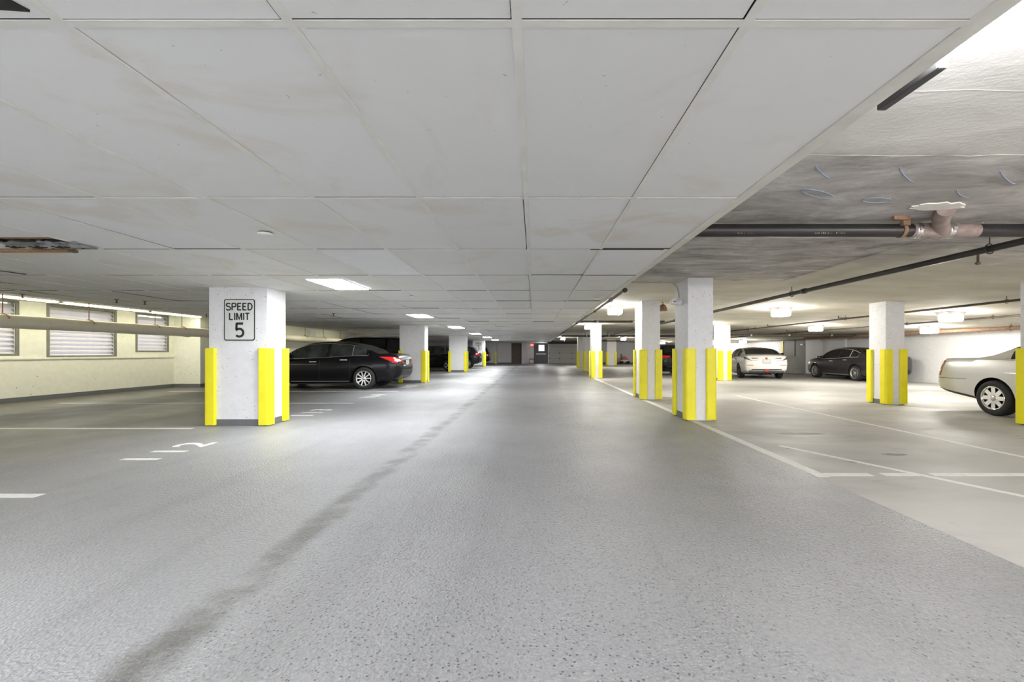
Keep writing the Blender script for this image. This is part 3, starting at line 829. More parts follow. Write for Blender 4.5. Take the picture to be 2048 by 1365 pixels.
# black drain pipe across the bare slab
DY, DZ, DR = 4.40, 2.398, 0.064
t = thing('drain_pipe', 'black cast iron drain pipe across the bare concrete ceiling', 'pipe', (0, DY, DZ))
MB().tube([(1.50, 0, 0), (3.76, 0, 0)], DR, 20).build('pipe_run', 'black_pipe', t)
MB().tube([(4.07, 0, 0), (4.35, 0, 0)], DR + 0.001, 20).build('dusty_run', 'dusty_pipe', t)
MB().tube([(4.35, 0, 0), (4.97, 0, 0)], DR, 20).build('pipe_run', 'black_pipe', t)
mb = MB(); mb.tube([(3.70, 0, 0), (4.14, 0, 0)], DR + 0.006, 20); mb.tube([(4.00, -0.0, 0.0), (3.82, -0.20, 0.06), (3.75, -0.33, 0.10)], DR + 0.004, 18)
mb.build('wye_fitting', 'dusty_pipe', t)
for x in (3.75, 4.07):
    mb = MB(); mb.lathe([(DR + 0.004, -0.03), (DR + 0.013, -0.027), (DR + 0.013, -0.012), (DR + 0.010, -0.008), (DR + 0.013, -0.002), (DR + 0.010, 0.003), (DR + 0.013, 0.012), (DR + 0.013, 0.027), (DR + 0.004, 0.03)], (x, 0, 0), 'X', 20)
    mb.rbox(x - 0.02, x + 0.02, -0.09, -0.06, -0.02, 0.02, 0.004)
    mb.build('coupling_band', 'steel_band', t)
mb = MB(); mb.lathe([(DR + 0.002, -0.018), (DR + 0.008, -0.018), (DR + 0.008, 0.018), (DR + 0.002, 0.018)], (3.61, 0, 0), 'X', 18)
mb.box(3.56, 3.63, -0.09, -0.05, 0.03, 0.10); mb.box(3.45, 3.60, -0.115, -0.085, 0.075, 0.112)
mb.build('beam_clamp', 'rust', t)
for x0, n_ in ((1.98, 3), (2.73, 5)):
    mb = MB()
    for q in range(n_ * 3):
        a = -0.7 + R.uniform(-.05, .05); x = x0 + q * 0.017 + (q // 3) * 0.012
        mb.box(x, x + 0.009, -(DR + 0.001) * math.cos(a) - 0.0008, -(DR + 0.001) * math.cos(a) + 0.001, -0.040, -0.026 + R.uniform(-.003, .004))
    mb.build('stencil_marks', 'line_white', t)['kind'] = 'stuff'
MB().prism([(3.62 + 0.22 * math.cos(a) * R.uniform(.8, 1.2), -0.40 + 0.10 * math.sin(a) * R.uniform(.75, 1.25)) for a in [k * 2 * PI / 22 for k in range(22)]], 2.500 - DZ, 2.512 - DZ).build('plaster_patch', 'plaster', t)

def run_pipe(label, x, z, r, y0, y1, mat, hang=(), name='sprinkler_pipe', cat='pipe', couplings=()):
    t = thing(name, label, cat, (x, 0, z))
    MB().tube([(0, y0, 0), (0, y1, 0)], r, 12).build('pipe_run', mat, t)
    for yy in couplings:
        MB().lathe([(r, -0.06), (r + 0.012, -0.055), (r + 0.012, 0.055), (r, 0.06)], (0, yy, 0), 'Y', 12).build('coupling', mat, t)
    for yy in hang:
        mb = MB(); dz = zc(x) - z
        pts = [(0.0, yy, dz)] + [((r + 0.012) * math.sin(a), yy, -(r + 0.012) * math.cos(a) * 1.1) for a in [PI - k * 2 * PI / 12 for k in range(13)]]
        pts[1] = (0.0, yy, r + 0.02)
        mb.tube(pts, 0.007, 6)
        mb.build('hanger', mat, t)
    return t
t = run_pipe('black sprinkler pipe slanting past the camera pillar to the frame edge', 5.04, 2.345, 0.038, 3.0, 44, 'black_pipe', (4.95, 8.75, 12.9, 20.0, 28.0), couplings=(4.45, 8.35, 16.0))
mb = MB(); mb.lathe([(0.0, -0.15), (0.02, -0.15), (0.03, -0.13), (0.012, -0.12), (0.012, -0.03)], (0, 5.08, 0), 'Z', 10); mb.build('sprinkler_head', 'brown_pipe', t)
t = run_pipe('brown sprinkler pipe passing above the free-standing pillar', 9.4, 2.218, 0.026, 4.0, 40, 'brown_pipe', (8.9, 13.5, 19, 27))
for yy in (13.2, 17.2):
    MB().tube([(0, yy, 0), (-0.42, yy, 0.0), (-0.42, yy, 0.06)], 0.018, 8).build('branch', 'brown_pipe', t)
t = run_pipe('brown sprinkler pipe second from the white side wall', 12.0, 2.118, 0.026, 6.0, 40, 'brown_pipe', (11.7, 14.4, 20.5, 26))
for yy in (23.0, 30.0):
    MB().tube([(0, yy, 0), (-0.42, yy, 0.0), (-0.42, yy, 0.06)], 0.018, 8).build('branch', 'brown_pipe', t)
run_pipe('rusty main pipe along the top of the white side wall', 14.5, 1.945, 0.062, 6.0, 24, 'rust', (13.6, 18.0, 22.0), couplings=(16, 20.6))
run_pipe('thin pipe along the side wall beside the rusty main', 14.9, 1.93, 0.03, 6.0, 34, 'brown_pipe', (15, 21, 28))
run_pipe('black conduit pipe hugging the outer edge of the white ceiling', 1.63, 2.315, 0.03, 8.0, 46, 'black_pipe', (9.5, 14, 19, 25), name='edge_pipe', couplings=(8.05, 12, 17))
def cross_pipe(label, y, z, r, x0, x1, hangs):
    t = thing('cross_pipe', label, 'pipe', (0, y, z))
    MB().tube([(x0, 0, 0), (x1, 0, 0)], r, 12).build('pipe_run', 'brown_pipe' if r < .05 else 'black_pipe', t)
    for x in hangs:
        MB().tube([(x, 0, r), (x, 0, zc(x) - z)], 0.016, 6).build('hanger', 'brown_pipe', t)
        MB().lathe([(r, -0.04), (r + 0.014, -0.035), (r + 0.014, 0.035), (r, 0.04)], (x + 0.1, 0, 0), 'X', 12).build('coupling', 'steel_band', t)
cross_pipe('thick dark pipe crossing beyond the second lane edge pillar', 18.0, 2.437, 0.045, 1.62, 5.25, (2.45, 3.9))
cross_pipe('dark pipe crossing farther back beyond the third lane edge pillar', 28.0, 2.23, 0.05, 1.72, 9.0, (3.2, 4.6, 7.2))
cross_pipe('dark pipe crossing above the white sedan to the side wall', 20.0, 1.975, 0.045, 8.4, 14.36, (9.6, 11.3, 13.2))
cross_pipe('dark pipe crossing in front of the garage door header', 40.0, 2.23, 0.055, 1.72, 8.0, (2.6, 4.6))

# ------------------------------------------------------------------ small things overhead
t = thing('security_camera', 'white security camera fixed to the lane edge pillar', 'camera', (2.70, 8.16, 2.12))
MB().lathe([(0.0, -0.001), (0.06, -0.001), (0.062, -0.05), (0.05, -0.06), (0.045, -0.14), (0.0, -0.145)], (0, 0, 0), 'X', 18).build('base', 'cam_white', t)
MB().lathe([(0.0, -0.07), (0.045, -0.07), (0.055, -0.06), (0.055, 0.02), (0.05, 0.05), (0.0, 0.06)], (-0.16, -0.02, 0.0), 'Y', 18).build('head', 'cam_white', t)
MB().lathe([(0.0, -0.073), (0.035, -0.072), (0.036, -0.068)], (-0.16, -0.02, 0.0), 'Y', 16).build('faceplate', 'sign_white', t)
for dx in (-0.015, 0.015): MB().lathe([(0.0, -0.077), (0.010, -0.076), (0.011, -0.07)], (-0.16 + dx, -0.02, 0.0), 'Y', 10).build('lens', 'sign_black', t)
t = thing('conduit', 'thin grey conduit from the ceiling edge down to the security camera', 'conduit', (0, 8.2, 2.485))
MB().tube([(1.50, 0, 0), (2.45, 0, 0), (2.55, 0, -0.02), (2.62, -0.01, -0.09), (2.645, -0.02, -0.2), (2.65, -0.03, -0.295)], 0.012, 8).build('tubing', 'conduit', t)
for x in (1.8, 2.3): MB().box(x - .012, x + .012, -0.03, 0.03, 0.0, 0.02).build('strap', 'conduit', t)
t = thing('alarm_bell', 'rust-coloured bell under the ceiling beside the second lane edge pillar', 'bell', (3.34, 11.6, 2.34))
MB().lathe([(0.0, 0.12), (0.03, 0.11), (0.07, 0.08), (0.10, 0.02), (0.115, -0.06), (0.105, -0.065), (0.0, -0.05)], (0, 0, 0), 'Z', 18).build('gong', 'rust', t)
MB().tube([(0, 0, 0.11), (0, 0, 0.165)], 0.014, 8).build('stem', 'rust', t)
def disc(x, y, label, r=0.06):
    t = thing('ceiling_disc', label, 'cover plate', (x, y, ZD))
    MB().lathe([(0.0, -0.026), (r * 0.9, -0.024), (r, -0.018), (r, -0.008)], (0, 0, 0), 'Z', 22).build('cap', 'white_paint', t)
    MB().lathe([(r * 0.86, -0.009), (r * 0.86, 0.0)], (0, 0, 0), 'Z', 22).build('neck', 'fixture_dark', t)
disc(-2.37, 3.95, 'white round cover plate under a panel by the broken panel row', 0.062)
disc(-2.29, 8.4, 'small round cover plate beyond the nearest flat ceiling light', 0.05)
disc(1.22, 8.66, 'small round cover plate close to the white ceiling edge', 0.05)
def head(x, y, label):
    t = thing('ceiling_sprinkler', label, 'sprinkler', (x, y, ZD))
    MB().lathe([(0.0, -0.012), (0.035, -0.010), (0.04, 0.0)], (0, 0, 0), 'Z', 14).build('escutcheon', 'rust', t)
    MB().lathe([(0.012, -0.01), (0.012, -0.055), (0.006, -0.06), (0.028, -0.068), (0.028, -0.074), (0.0, -0.076)], (0, 0, 0), 'Z', 12).build('deflector', 'brown_pipe', t)
head(-9.26, 8.1, 'dark sprinkler head at the ceiling edge over the first window')
head(-5.42, 12.1, 'dark sprinkler head above the roof of the black sedan')
head(-9.15, 12.5, 'dark sprinkler head at the ceiling edge left of the sign pillar')
for x, y, lab in ((-8.3, 8.9, 'pair of tiny brown sprinkler stubs, one nearer the windows'), (-8.0, 9.2, 'tiny brown sprinkler stub nearer the sign pillar')):
    head(x, y, lab)
t = thing('electrical_box', 'pale electrical box on the wall above the insulated pipe', 'electrical box', (XW_L2, 23.0, 2.02))
MB().rbox(0, 0.16, -0.30, 0.30, -0.19, 0.28, 0.01).build('cabinet', 'white_paint', t)
MB().rbox(0.16, 0.17, -0.27, 0.27, -0.16, 0.25, 0.006).build('cover', 'sign_white', t)
MB().box(0.02, 0.12, 0.32, 0.42, -0.22, -0.08).build('switch', 'fixture_dark', t)
t = thing('exit_sign', 'small red lit exit sign on the far wall', 'sign', (-0.20, Y_FAR - 0.02, 2.0))
MB().rbox(-0.19, 0.19, -0.03, 0.02, -0.12, 0.12, 0.008).build('case', 'red_plastic', t)
o = link('lettering', fit_text(text_mesh('lettering', 'EXIT', 0.2, 'exit_red', 0.004, 0.012), 0.33, 0.18), t, (0, -0.034, 0), (PI / 2, 0, 0))
t = thing('side_table', 'small table with dark top below the exit sign', 'table', (-0.25, 47.4, 0))
MB().rbox(-0.25, 0.25, -0.2, 0.2, 0.47, 0.54, 0.01).build('table_top', 'fixture_dark', t)
for sx in (-1, 1):
    for sy in (-1, 1): MB().box(sx * .22 - .02, sx * .22 + .02, sy * .17 - .02, sy * .17 + .02, 0, .47).build('leg', 'brown_board', t)
MB().rbox(-0.19, 0.19, -0.15, 0.15, 0.14, 0.36, 0.02).build('drawer_box', 'plaster', t)

# right-hand clutter
t = thing('red_mower', 'red riding mower parked by the far wall', 'mower', (9.35, 46.6, 0))
MB().rbox(-0.35, 0.55, -0.3, 0.3, 0.25, 0.42, 0.04).build('deck', 'trim_white', t)
mb = MB(); mb.add([(-0.2, -.25, .42), (.5, -.25, .42), (.5, .25, .42), (-.2, .25, .42), (-.15, -.2, .78), (.2, -.2, .78), (.2, .2, .78), (-.15, .2, .78)],
        [(3, 2, 1, 0), (4, 5, 6, 7), (0, 1, 5, 4), (1, 2, 6, 5), (2, 3, 7, 6), (3, 0, 4, 7)]); mb.build('hood', 'red_plastic', t)
MB().tube([(-.3, 0, .4), (-.28, 0, .9), (-.22, 0, 1.0)], 0.06, 8).build('steering_column', 'brown_board', t)
MB().tube([(-.22 + .1 * math.cos(a), .14 * math.sin(a), 1.02) for a in [k * 2 * PI / 12 for k in range(13)]], 0.02, 6).build('steering_wheel', 'rust', t)
for sx, sy in ((-.25, -1), (-.25, 1), (.42, -1), (.42, 1)):
    MB().lathe([(0.05, -.05), (.15, -.05), (.17, -.03), (.17, .03), (.15, .05), (.05, .05), (0.0, .045)], (sx, sy * .3, .17), 'Y', 16).build('wheel', 'rubber', t)
t = thing('wicker_basket', 'low brown basket on the floor beside the red mower', 'basket', (8.25, 46.9, 0))
MB().lathe([(0.0, 0.01), (0.30, 0.01), (0.40, 0.30), (0.42, 0.33), (0.38, 0.33), (0.28, 0.05)], (0, 0, 0), 'Z', 18).build('bowl', 'brown_board', t)
MB().tube([(0.40 * math.cos(a), 0, 0.3 + 0.16 * math.sin(a)) for a in [k * PI / 10 for k in range(11)]], 0.025, 6).build('handle', 'rust', t)
t = thing('draped_cart', 'cart under a pale tarpaulin beside the dark double door', 'cart', (14.75, 25.6, 0))
mb = MB(); n = 20
prof = [(0.50, 0.02), (0.44, 0.4), (0.36, 0.8), (0.30, 0.98), (0.0, 1.04)]
vs = [(r * math.cos(2 * PI * k / n) * (1 + (0.10 if k % 2 else -0.06) * (1 - z)), r * math.sin(2 * PI * k / n) * (1 + (0.10 if k % 2 else -0.06) * (1 - z)), z) for r, z in prof for k in range(n)]
mb.add(vs, [(i * n + k, i * n + (k + 1) % n, (i + 1) * n + (k + 1) % n, (i + 1) * n + k) for i in range(len(prof) - 1) for k in range(n)], True)
mb.build('tarpaulin', 'tarp', t)
for k in range(4):
    MB().lathe([(0, -.02), (.05, -.02), (.05, .02), (0, .02)], (.3 * math.cos(k * PI / 2 + .4), .3 * math.sin(k * PI / 2 + .4), .05), 'Y', 10).build('wheel', 'rubber', t)
t = thing('golf_bag', 'tall dark bag leaning between the white sedan and the draped cart', 'bag', (13.85, 25.4, 0))
MB().tube([(0, 0, 0.02), (0.02, 0, 0.3), (0.05, 0.0, 0.9), (0.12, 0, 1.08), (0.3, 0, 1.12)], [0.15, 0.14, 0.12, 0.09, 0.06], 12).build('bag_body', 'black_plastic', t)
MB().tube([(-0.12, -0.1, 0.3), (-0.2, -0.12, 0.6), (-0.05, -0.1, 0.95)], 0.02, 6).build('strap', 'brown_board', t)

# ------------------------------------------------------------------ cars
def pchip(pts):
    xs = [p[0] for p in pts]; ys = [p[1] for p in pts]; n = len(xs)
    h = [xs[i + 1] - xs[i] for i in range(n - 1)]; d = [(ys[i + 1] - ys[i]) / h[i] for i in range(n - 1)]
    mm = [d[0]] + [0] * (n - 2) + [d[-1]]
    for i in range(1, n - 1):
        if d[i - 1] * d[i] > 0:
            w1, w2 = 2 * h[i] + h[i - 1], h[i] + 2 * h[i - 1]
            mm[i] = (w1 + w2) / (w1 / d[i - 1] + w2 / d[i])
    def f(x):
        if x <= xs[0]: return ys[0]
        if x >= xs[-1]: return ys[-1]
        i = 0
        while x > xs[i + 1]: i += 1
        t = (x - xs[i]) / h[i]
        return ((1 + 2 * t) * (1 - t) ** 2 * ys[i] + t * (1 - t) ** 2 * h[i] * mm[i] + t * t * (3 - 2 * t) * ys[i + 1] + t * t * (t - 1) * h[i] * mm[i + 1])
    return f

SPECS = {
 'sedan': dict(L=4.80, ro=1.08, wb=2.75, wr=0.340, rim=0.238,
   top=[(0, .80), (.05, .98), (.12, 1.09), (.2, 1.105), (.55, 1.12), (.95, 1.27), (1.35, 1.40), (1.85, 1.475), (2.3, 1.495), (2.75, 1.47), (3.15, 1.35), (3.7, 1.04), (4.2, .95), (4.55, .83), (4.74, .68), (4.8, .56)],
   belt=[(0, .76), (.12, 1.0), (.5, 1.03), (1.2, 1.03), (2.4, .965), (3.6, .92), (4.2, .87), (4.6, .76), (4.8, .52)],
   bot=[(0, .46), (.1, .33), (.4, .25), (1, .20), (4, .19), (4.5, .21), (4.8, .36)],
   hw=[(0, .66), (.05, .76), (.18, .845), (.5, .895), (1.2, .92), (3.6, .92), (4.25, .88), (4.6, .78), (4.75, .62), (4.8, .46)],
   side=[(1.02, 1.42), (1.46, 2.16), (2.24, 3.32)], rear=(.58, 1.42), wind=(2.95, 3.62), tail='sedan', spokes=10),
 'boxy': dict(L=5.27, ro=1.24, wb=2.93, wr=0.335, rim=0.225,
   top=[(0, .70), (.03, .76), (.07, .93), (.14, 1.07), (.22, 1.09), (.7, 1.105), (.92, 1.12), (1.1, 1.18), (1.62, 1.39), (2.0, 1.455), (2.8, 1.46), (3.2, 1.42), (3.9, 1.08), (4.6, 1.0), (5.1, .88), (5.27, .6)],
   belt=[(0, .66), (.09, .90), (.2, 1.05), (.9, 1.065), (2.4, 1.03), (3.9, .98), (4.7, .92), (5.1, .8), (5.27, .55)],
   bot=[(0, .44), (.05, .40), (.2, .36), (.8, .27), (1.1, .22), (4.4, .20), (5.1, .26), (5.27, .4)],
   hw=[(0, .82), (.04, .885), (.2, .93), (.6, .945), (1.3, .95), (4.2, .95), (4.9, .9), (5.2, .8), (5.27, .6)],
   side=[(1.50, 1.86), (1.92, 2.78), (2.86, 3.75)], rear=(1.05, 1.60), wind=(3.25, 3.85), tail='boxy', spokes=8),
 'fastback': dict(L=4.88, ro=1.10, wb=2.83, wr=0.335, rim=0.235,
   top=[(0, .88), (.03, .98), (.10, 1.07), (.22, 1.09), (.5, 1.13), (1.0, 1.30), (1.6, 1.42), (2.1, 1.455), (2.6, 1.44), (3.1, 1.32), (3.75, 1.0), (4.3, .92), (4.65, .8), (4.82, .66), (4.88, .5)],
   belt=[(0, .84), (.10, 1.0), (.5, 1.04), (1.3, 1.02), (2.6, .95), (3.7, .90), (4.3, .85), (4.7, .72), (4.88, .47)],
   bot=[(0, .40), (.1, .33), (.5, .26), (1, .2), (4, .19), (4.6, .22), (4.88, .36)],
   hw=[(0, .80), (.05, .86), (.18, .90), (.5, .925), (1.2, .935), (3.7, .93), (4.3, .89), (4.7, .77), (4.88, .45)],
   side=[(1.05, 1.5), (1.54, 2.2), (2.28, 3.4)], rear=(.50, 1.42), wind=(2.85, 3.65), tail='fastback', spokes=0),
 'crossover': dict(L=4.62, ro=.92, wb=2.70, wr=0.36, rim=0.24,
   top=[(0, .95), (.05, 1.1), (.16, 1.22), (.40, 1.48), (.60, 1.56), (.8, 1.60), (1.6, 1.655), (2.3, 1.65), (2.8, 1.55), (3.4, 1.17), (3.9, 1.07), (4.35, .95), (4.55, .8), (4.62, .6)],
   belt=[(0, .92), (.16, 1.10), (.5, 1.13), (1.5, 1.08), (2.6, 1.03), (3.4, 1.0), (4.0, .96), (4.4, .85), (4.62, .56)],
   bot=[(0, .48), (.1, .38), (.5, .3), (1, .24), (4, .23), (4.4, .27), (4.62, .42)],
   hw=[(0, .76), (.06, .83), (.2, .875), (.6, .905), (1.5, .915), (3.5, .91), (4.1, .87), (4.4, .78), (4.62, .5)],
   side=[(.62, 1.1), (1.16, 1.9), (1.98, 3.05)], rear=(.18, .42), wind=(2.65, 3.3), tail='hatch', spokes=5),
 'suv': dict(L=5.2, ro=1.1, wb=2.95, wr=0.40, rim=0.27,
   top=[(0, .95), (.04, 1.15), (.1, 1.35), (.26, 1.72), (.42, 1.80), (1.0, 1.85), (2.2, 1.87), (2.9, 1.83), (3.3, 1.70), (3.95, 1.26), (4.6, 1.18), (5.0, 1.05), (5.16, .85), (5.2, .6)],
   belt=[(0, .92), (.1, 1.14), (.4, 1.22), (2, 1.2), (3.9, 1.16), (4.6, 1.1), (5.0, .95), (5.2, .56)],
   bot=[(0, .5), (.1, .42), (.5, .34), (1, .28), (4.4, .27), (5, .32), (5.2, .45)],
   hw=[(0, .86), (.06, .92), (.2, .96), (.6, .985), (4.2, .98), (4.8, .92), (5.1, .82), (5.2, .6)],
   side=[(.5, 1.15), (1.25, 2.2), (2.3, 3.5)], rear=(.10, .27), wind=(3.15, 3.85), tail='hatch', spokes=6),
}

def wheel_meshes(sp, rim_mat, dark_mat='alloy_dark'):
    r, rim = sp['wr'], sp['rim']; wd = 0.105
    ty = MB(); ty.lathe([(rim - .01, -wd), (rim + .01, -wd - .008), (rim + .05, -wd - .012), (r - .025, -wd - .004), (r - .008, -wd + .014), (r, -wd + .035), (r, wd - .035), (r - .008, wd - .014), (r - .025, wd + .004), (rim + .05, wd + .012), (rim + .01, wd + .008), (rim - .01, wd)], (0, 0, 0), 'Y', 40)
    for gx in (-.04, 0.0, .04):
        pass
    tm = ty.mesh('tyre', 'rubber')
    rm = MB(); rm.mi = 1
    rm.lathe([(0.0, .02), (rim - .012, .03), (rim - .012, -.06)], (0, 0, 0), 'Y', 32)      # dark drum behind the spokes
    rm.mi = 0
    rm.lathe([(rim - .03, -wd + .03), (rim - .022, -wd - .004), (rim - .002, -wd - .008), (rim, -wd + .02)], (0, 0, 0), 'Y', 40)
    ns = sp['spokes']
    if ns == 0: ns, rm.mi = 5, 1
    for k in range(ns):
        a = 2 * PI * k / ns
        w0, w1 = (.036, .026) if ns <= 6 else ((.030, .020) if ns == 8 else (.020, .017))
        if ns == 8: w0, w1 = .040, .037
        ca, sa = math.cos(a), math.sin(a)
        def P(rad, off, y): return (rad * ca - off * sa, y, rad * sa + off * ca)
        r0, r1 = .04, rim - .016
        rm.add([P(r0, -w0, -wd + .014), P(r0, w0, -wd + .014), P(r1, w1, -wd + .008), P(r1, -w1, -wd + .008), P(r0, -w0 * 1.1, -wd + .05), P(r0, w0 * 1.1, -wd + .05), P(r1, w1 * 1.1, -wd + .05), P(r1, -w1 * 1.1, -wd + .05)],
               [(0, 1, 2, 3), (0, 4, 5, 1), (1, 5, 6, 2), (2, 6, 7, 3), (3, 7, 4, 0)])
    rm.lathe([(0.0, -wd + .004), (.03, -wd + .006), (.055, -wd + .014), (.06, -wd + .05)], (0, 0, 0), 'Y', 20)
    return tm, rm.mesh('rim', [rim_mat, dark_mat])

def make_car(kind, label, paint_mat, loc, rz, rim_mat='alloy', glass_mat='car_glass', scale=1.0, trim_mat=None, extras=(), name='car', sideY=None):
    sp = SPECS[kind]; L, ro = sp['L'], sp['ro']
    ft, fb, fo, fw = pchip(sp['top']), pchip(sp['belt']), pchip(sp['bot']), pchip(sp['hw'])
    t = thing(name, label, 'car', loc, rz)
    t.scale = (scale, scale, scale)
    TUM = 0.42 if kind not in ('suv', 'crossover') else 0.26
    ss = [0, .025, .06, .1, .15, .2, .27, .36, .46]
    while ss[-1] < L - .55: ss.append(ss[-1] + .115)
    e = [L - x for x in (.4, .3, .22, .15, .1, .06, .025, 0)]
    ss = [s for s in ss if s < e[0] - .03] + e
    def section(s):
        b_, bl, w_ = fo(s), fb(s), fw(s); tp = max(ft(s), bl + .02); g = tp - bl; h = bl - b_
        wr = max(.925 * w_ - TUM * g, .3 * w_)
        cr = min(.05, g * .35)
        return [(0, b_), (.55 * w_, b_), (.86 * w_, b_ + .01), (.955 * w_, b_ + .10 * h), (.985 * w_, b_ + .28 * h), (w_, b_ + .55 * h), (.992 * w_, b_ + .76 * h), (.972 * w_, b_ + .90 * h), (.945 * w_, bl - .008), (.925 * w_, bl + .004),
                (.925 * w_ - TUM * g * .35, bl + .35 * g), (.925 * w_ - TUM * g * .72, bl + .72 * (g - cr)), (wr, bl + .93 * (g - cr)), (wr - .04, tp - cr), (wr * .72, tp - cr * .45), (wr * .36, tp - cr * .1), (0, tp)]
    secs = [section(s) for s in ss]; m = len(secs[0])
    bm = bmesh.new(); rings = []
    for s, sc in zip(ss, secs):
        half = [bm.verts.new((s - ro, -y, z)) for y, z in sc]
        oth = [bm.verts.new((s - ro, y, z)) for y, z in sc[1:-1]][::-1]
        rings.append(half + oth)
    n = len(rings[0])
    for i in range(len(rings) - 1):
        for k in range(n):
            bm.faces.new((rings[i][k], rings[i + 1][k], rings[i + 1][(k + 1) % n], rings[i][(k + 1) % n]))
    for ring, sgn in ((rings[0], -1), (rings[-1], 1)):
        c = Vector((0, 0, 0))
        for v in ring: c += v.co
        c /= n
        inner = [bm.verts.new(Vector((v.co.x + sgn * .012, c.y + (v.co.y - c.y) * .8, c.z + (v.co.z - c.z) * .8))) for v in ring]
        for k in range(n):
            q = (ring[k], ring[(k + 1) % n], inner[(k + 1) % n], inner[k])
            bm.faces.new(q if sgn < 0 else q[::-1])
        bm.faces.new(inner if sgn < 0 else inner[::-1])
    bmesh.ops.recalc_face_normals(bm, faces=bm.faces[:])
    bmesh.ops.triangulate(bm, faces=[f for f in bm.faces if len(f.verts) > 4])
    bvh = BVHTree.FromBMesh(bm)
    me = bpy.data.meshes.new('body'); bm.to_mesh(me); bm.free()
    me.materials.append(M[paint_mat]); me.materials.append(M['black_plastic'])
    body = link('body', me, t)
    # wheel arches cut out of the shell
    cb = MB(); cb.mi = 0
    hwm = max(p[1] for p in sp['hw'])
    for xw in (0.0, sp['wb']):
        for sy in (-1, 1):
            n2 = 28; rr = sp['wr'] + .045
            vs = []
            for yy in (sy * (hwm - .34), sy * (hwm + .2)):
                vs += [(xw + rr * math.cos(2 * PI * k / n2), yy, sp['wr'] + .01 + rr * math.sin(2 * PI * k / n2)) for k in range(n2)]
            fs = [list(range(n2)), list(range(n2, 2 * n2))[::-1]] + [(k, n2 + k, n2 + (k + 1) % n2, (k + 1) % n2) for k in range(n2)]
            if sy < 0: fs = [f[::-1] for f in fs]
            cb.add(vs, fs)
    cm = cb.mesh('cutter', ['black_plastic'])
    co = bpy.data.objects.new('cutter', cm); COL.objects.link(co); 
    bmx = bmesh.new(); bmx.from_mesh(cm); bmesh.ops.recalc_face_normals(bmx, faces=bmx.faces[:]); bmx.to_mesh(cm); bmx.free()
    body.parent = None
    md = body.modifiers.new('cut', 'BOOLEAN'); md.object = co; md.operation = 'DIFFERENCE'; md.solver = 'EXACT'
    try: md.material_mode = 'TRANSFER'
    except Exception: pass
    dg = bpy.context.evaluated_depsgraph_get(); dg.update()
    nm = bpy.data.meshes.new_from_object(body.evaluated_get(dg))
    body.modifiers.clear(); body.data = nm; nm.name = 'body'
    bpy.data.objects.remove(co); body.parent = t
    for p in nm.polygons: p.use_smooth = True
    try:
        nm.set_sharp_from_angle(angle=math.radians(38))
    except Exception: pass
    # ---- surface queries on the closed shell
    def side(s, z, sg, off=.004):
        h = bvh.ray_cast(Vector((s - ro, sg * 3, z)), Vector((0, -sg, 0)))
        if h[0] is None: return None
        nn = h[1] if h[1].dot(Vector((0, sg, 0))) > 0 else -h[1]
        return h[0] + nn * off
    def topp(s, y, off=.004):
        h = bvh.ray_cast(Vector((s - ro, y, 4)), Vector((0, 0, -1)))
        if h[0] is None: return None
        nn = h[1] if h[1].z > 0 else -h[1]
        return h[0] + nn * off
    def rear(y, z, off=.006, front=False):
        d = -1 if front else 1
        h = bvh.ray_cast(Vector((-d * 9 if not front else 9, y, z)), Vector((d, 0, 0)))
        if h[0] is None: return None
        nn = h[1] if h[1].x * d < 0 else -h[1]
        return h[0] + nn * off
    def patch(nm_, fn, nu, nv, mat, flip=False):
        mb = MB(); idx = {}
        for i in range(nu + 1):
            for j in range(nv + 1):
                p = fn(i / nu, j / nv)
                if p is not None: idx[i, j] = len(mb.v); mb.v.append(tuple(p))
        for i in range(nu):
            for j in range(nv):
                q = [(i, j), (i + 1, j), (i + 1, j + 1), (i, j + 1)]
                if all(k in idx for k in q):
                    f = [idx[k] for k in q]
                    mb.f.append(f[::-1] if flip else f); mb.m.append(0); mb.sm.append(True)
        if not mb.f: return None
        return mb.build(nm_, mat, t)
    def seam(nm_, pts, r, mat):
        pts = [p for p in pts if p is not None]
        if len(pts) > 1: return MB().tube(pts, r, 6).build(nm_, mat, t)
    def lim(s):
        bl = fb(s); g = max(ft(s) - bl, .02); cr = min(.05, g * .35)
        return bl + .018, bl + max(.02, .90 * (g - cr))
    for sg in (-1, 1):
        for (s0, s1) in sp['side']:
            def fn(u, v):
                s = s0 + (s1 - s0) * u; zl, zu = lim(s)
                return side(s, zl + (zu - zl) * v, sg)
            patch('side_window', fn, 16, 5, glass_mat, sg > 0)
        if trim_mat:
            a, b_ = sp['side'][0][0] - .06, sp['side'][-1][1] + .05
            ts = [a + (b_ - a) * k / 30 for k in range(31)]
            loop = [side(s, lim(s)[0] - .012, sg, .006) for s in ts] + [side(s, lim(s)[1] + .012, sg, .006) for s in ts[::-1]]
            loop.append(loop[0]); seam('window_trim', loop, .008, trim_mat)
            for (q0, q1) in zip(sp['side'][:-1], sp['side'][1:]):
                s = (q0[1] + q1[0]) / 2
                seam('pillar_trim', [side(s, lim(s)[0] + (lim(s)[1] - lim(s)[0]) * k / 5, sg, .005) for k in range(6)], .012, trim_mat if q0 is sp['side'][0] else 'black_plastic')
        # door seams and handles
        wb = sp['wb']
        for s in ([ro + .42, ro + .42 + (wb - .75) * .47, ro + wb - .42]):
            seam('door_seam', [side(s, fo(s) + .12 + (fb(s) - fo(s) - .12) * k / 8, sg, .0005) for k in range(9)], .0045, 'black_plastic')
        seam('sill_seam', [side(ro + .5 + (wb - .95) * k / 10, fo(ro + 1) + .13, sg, .0005) for k in range(11)], .004, 'black_plastic')
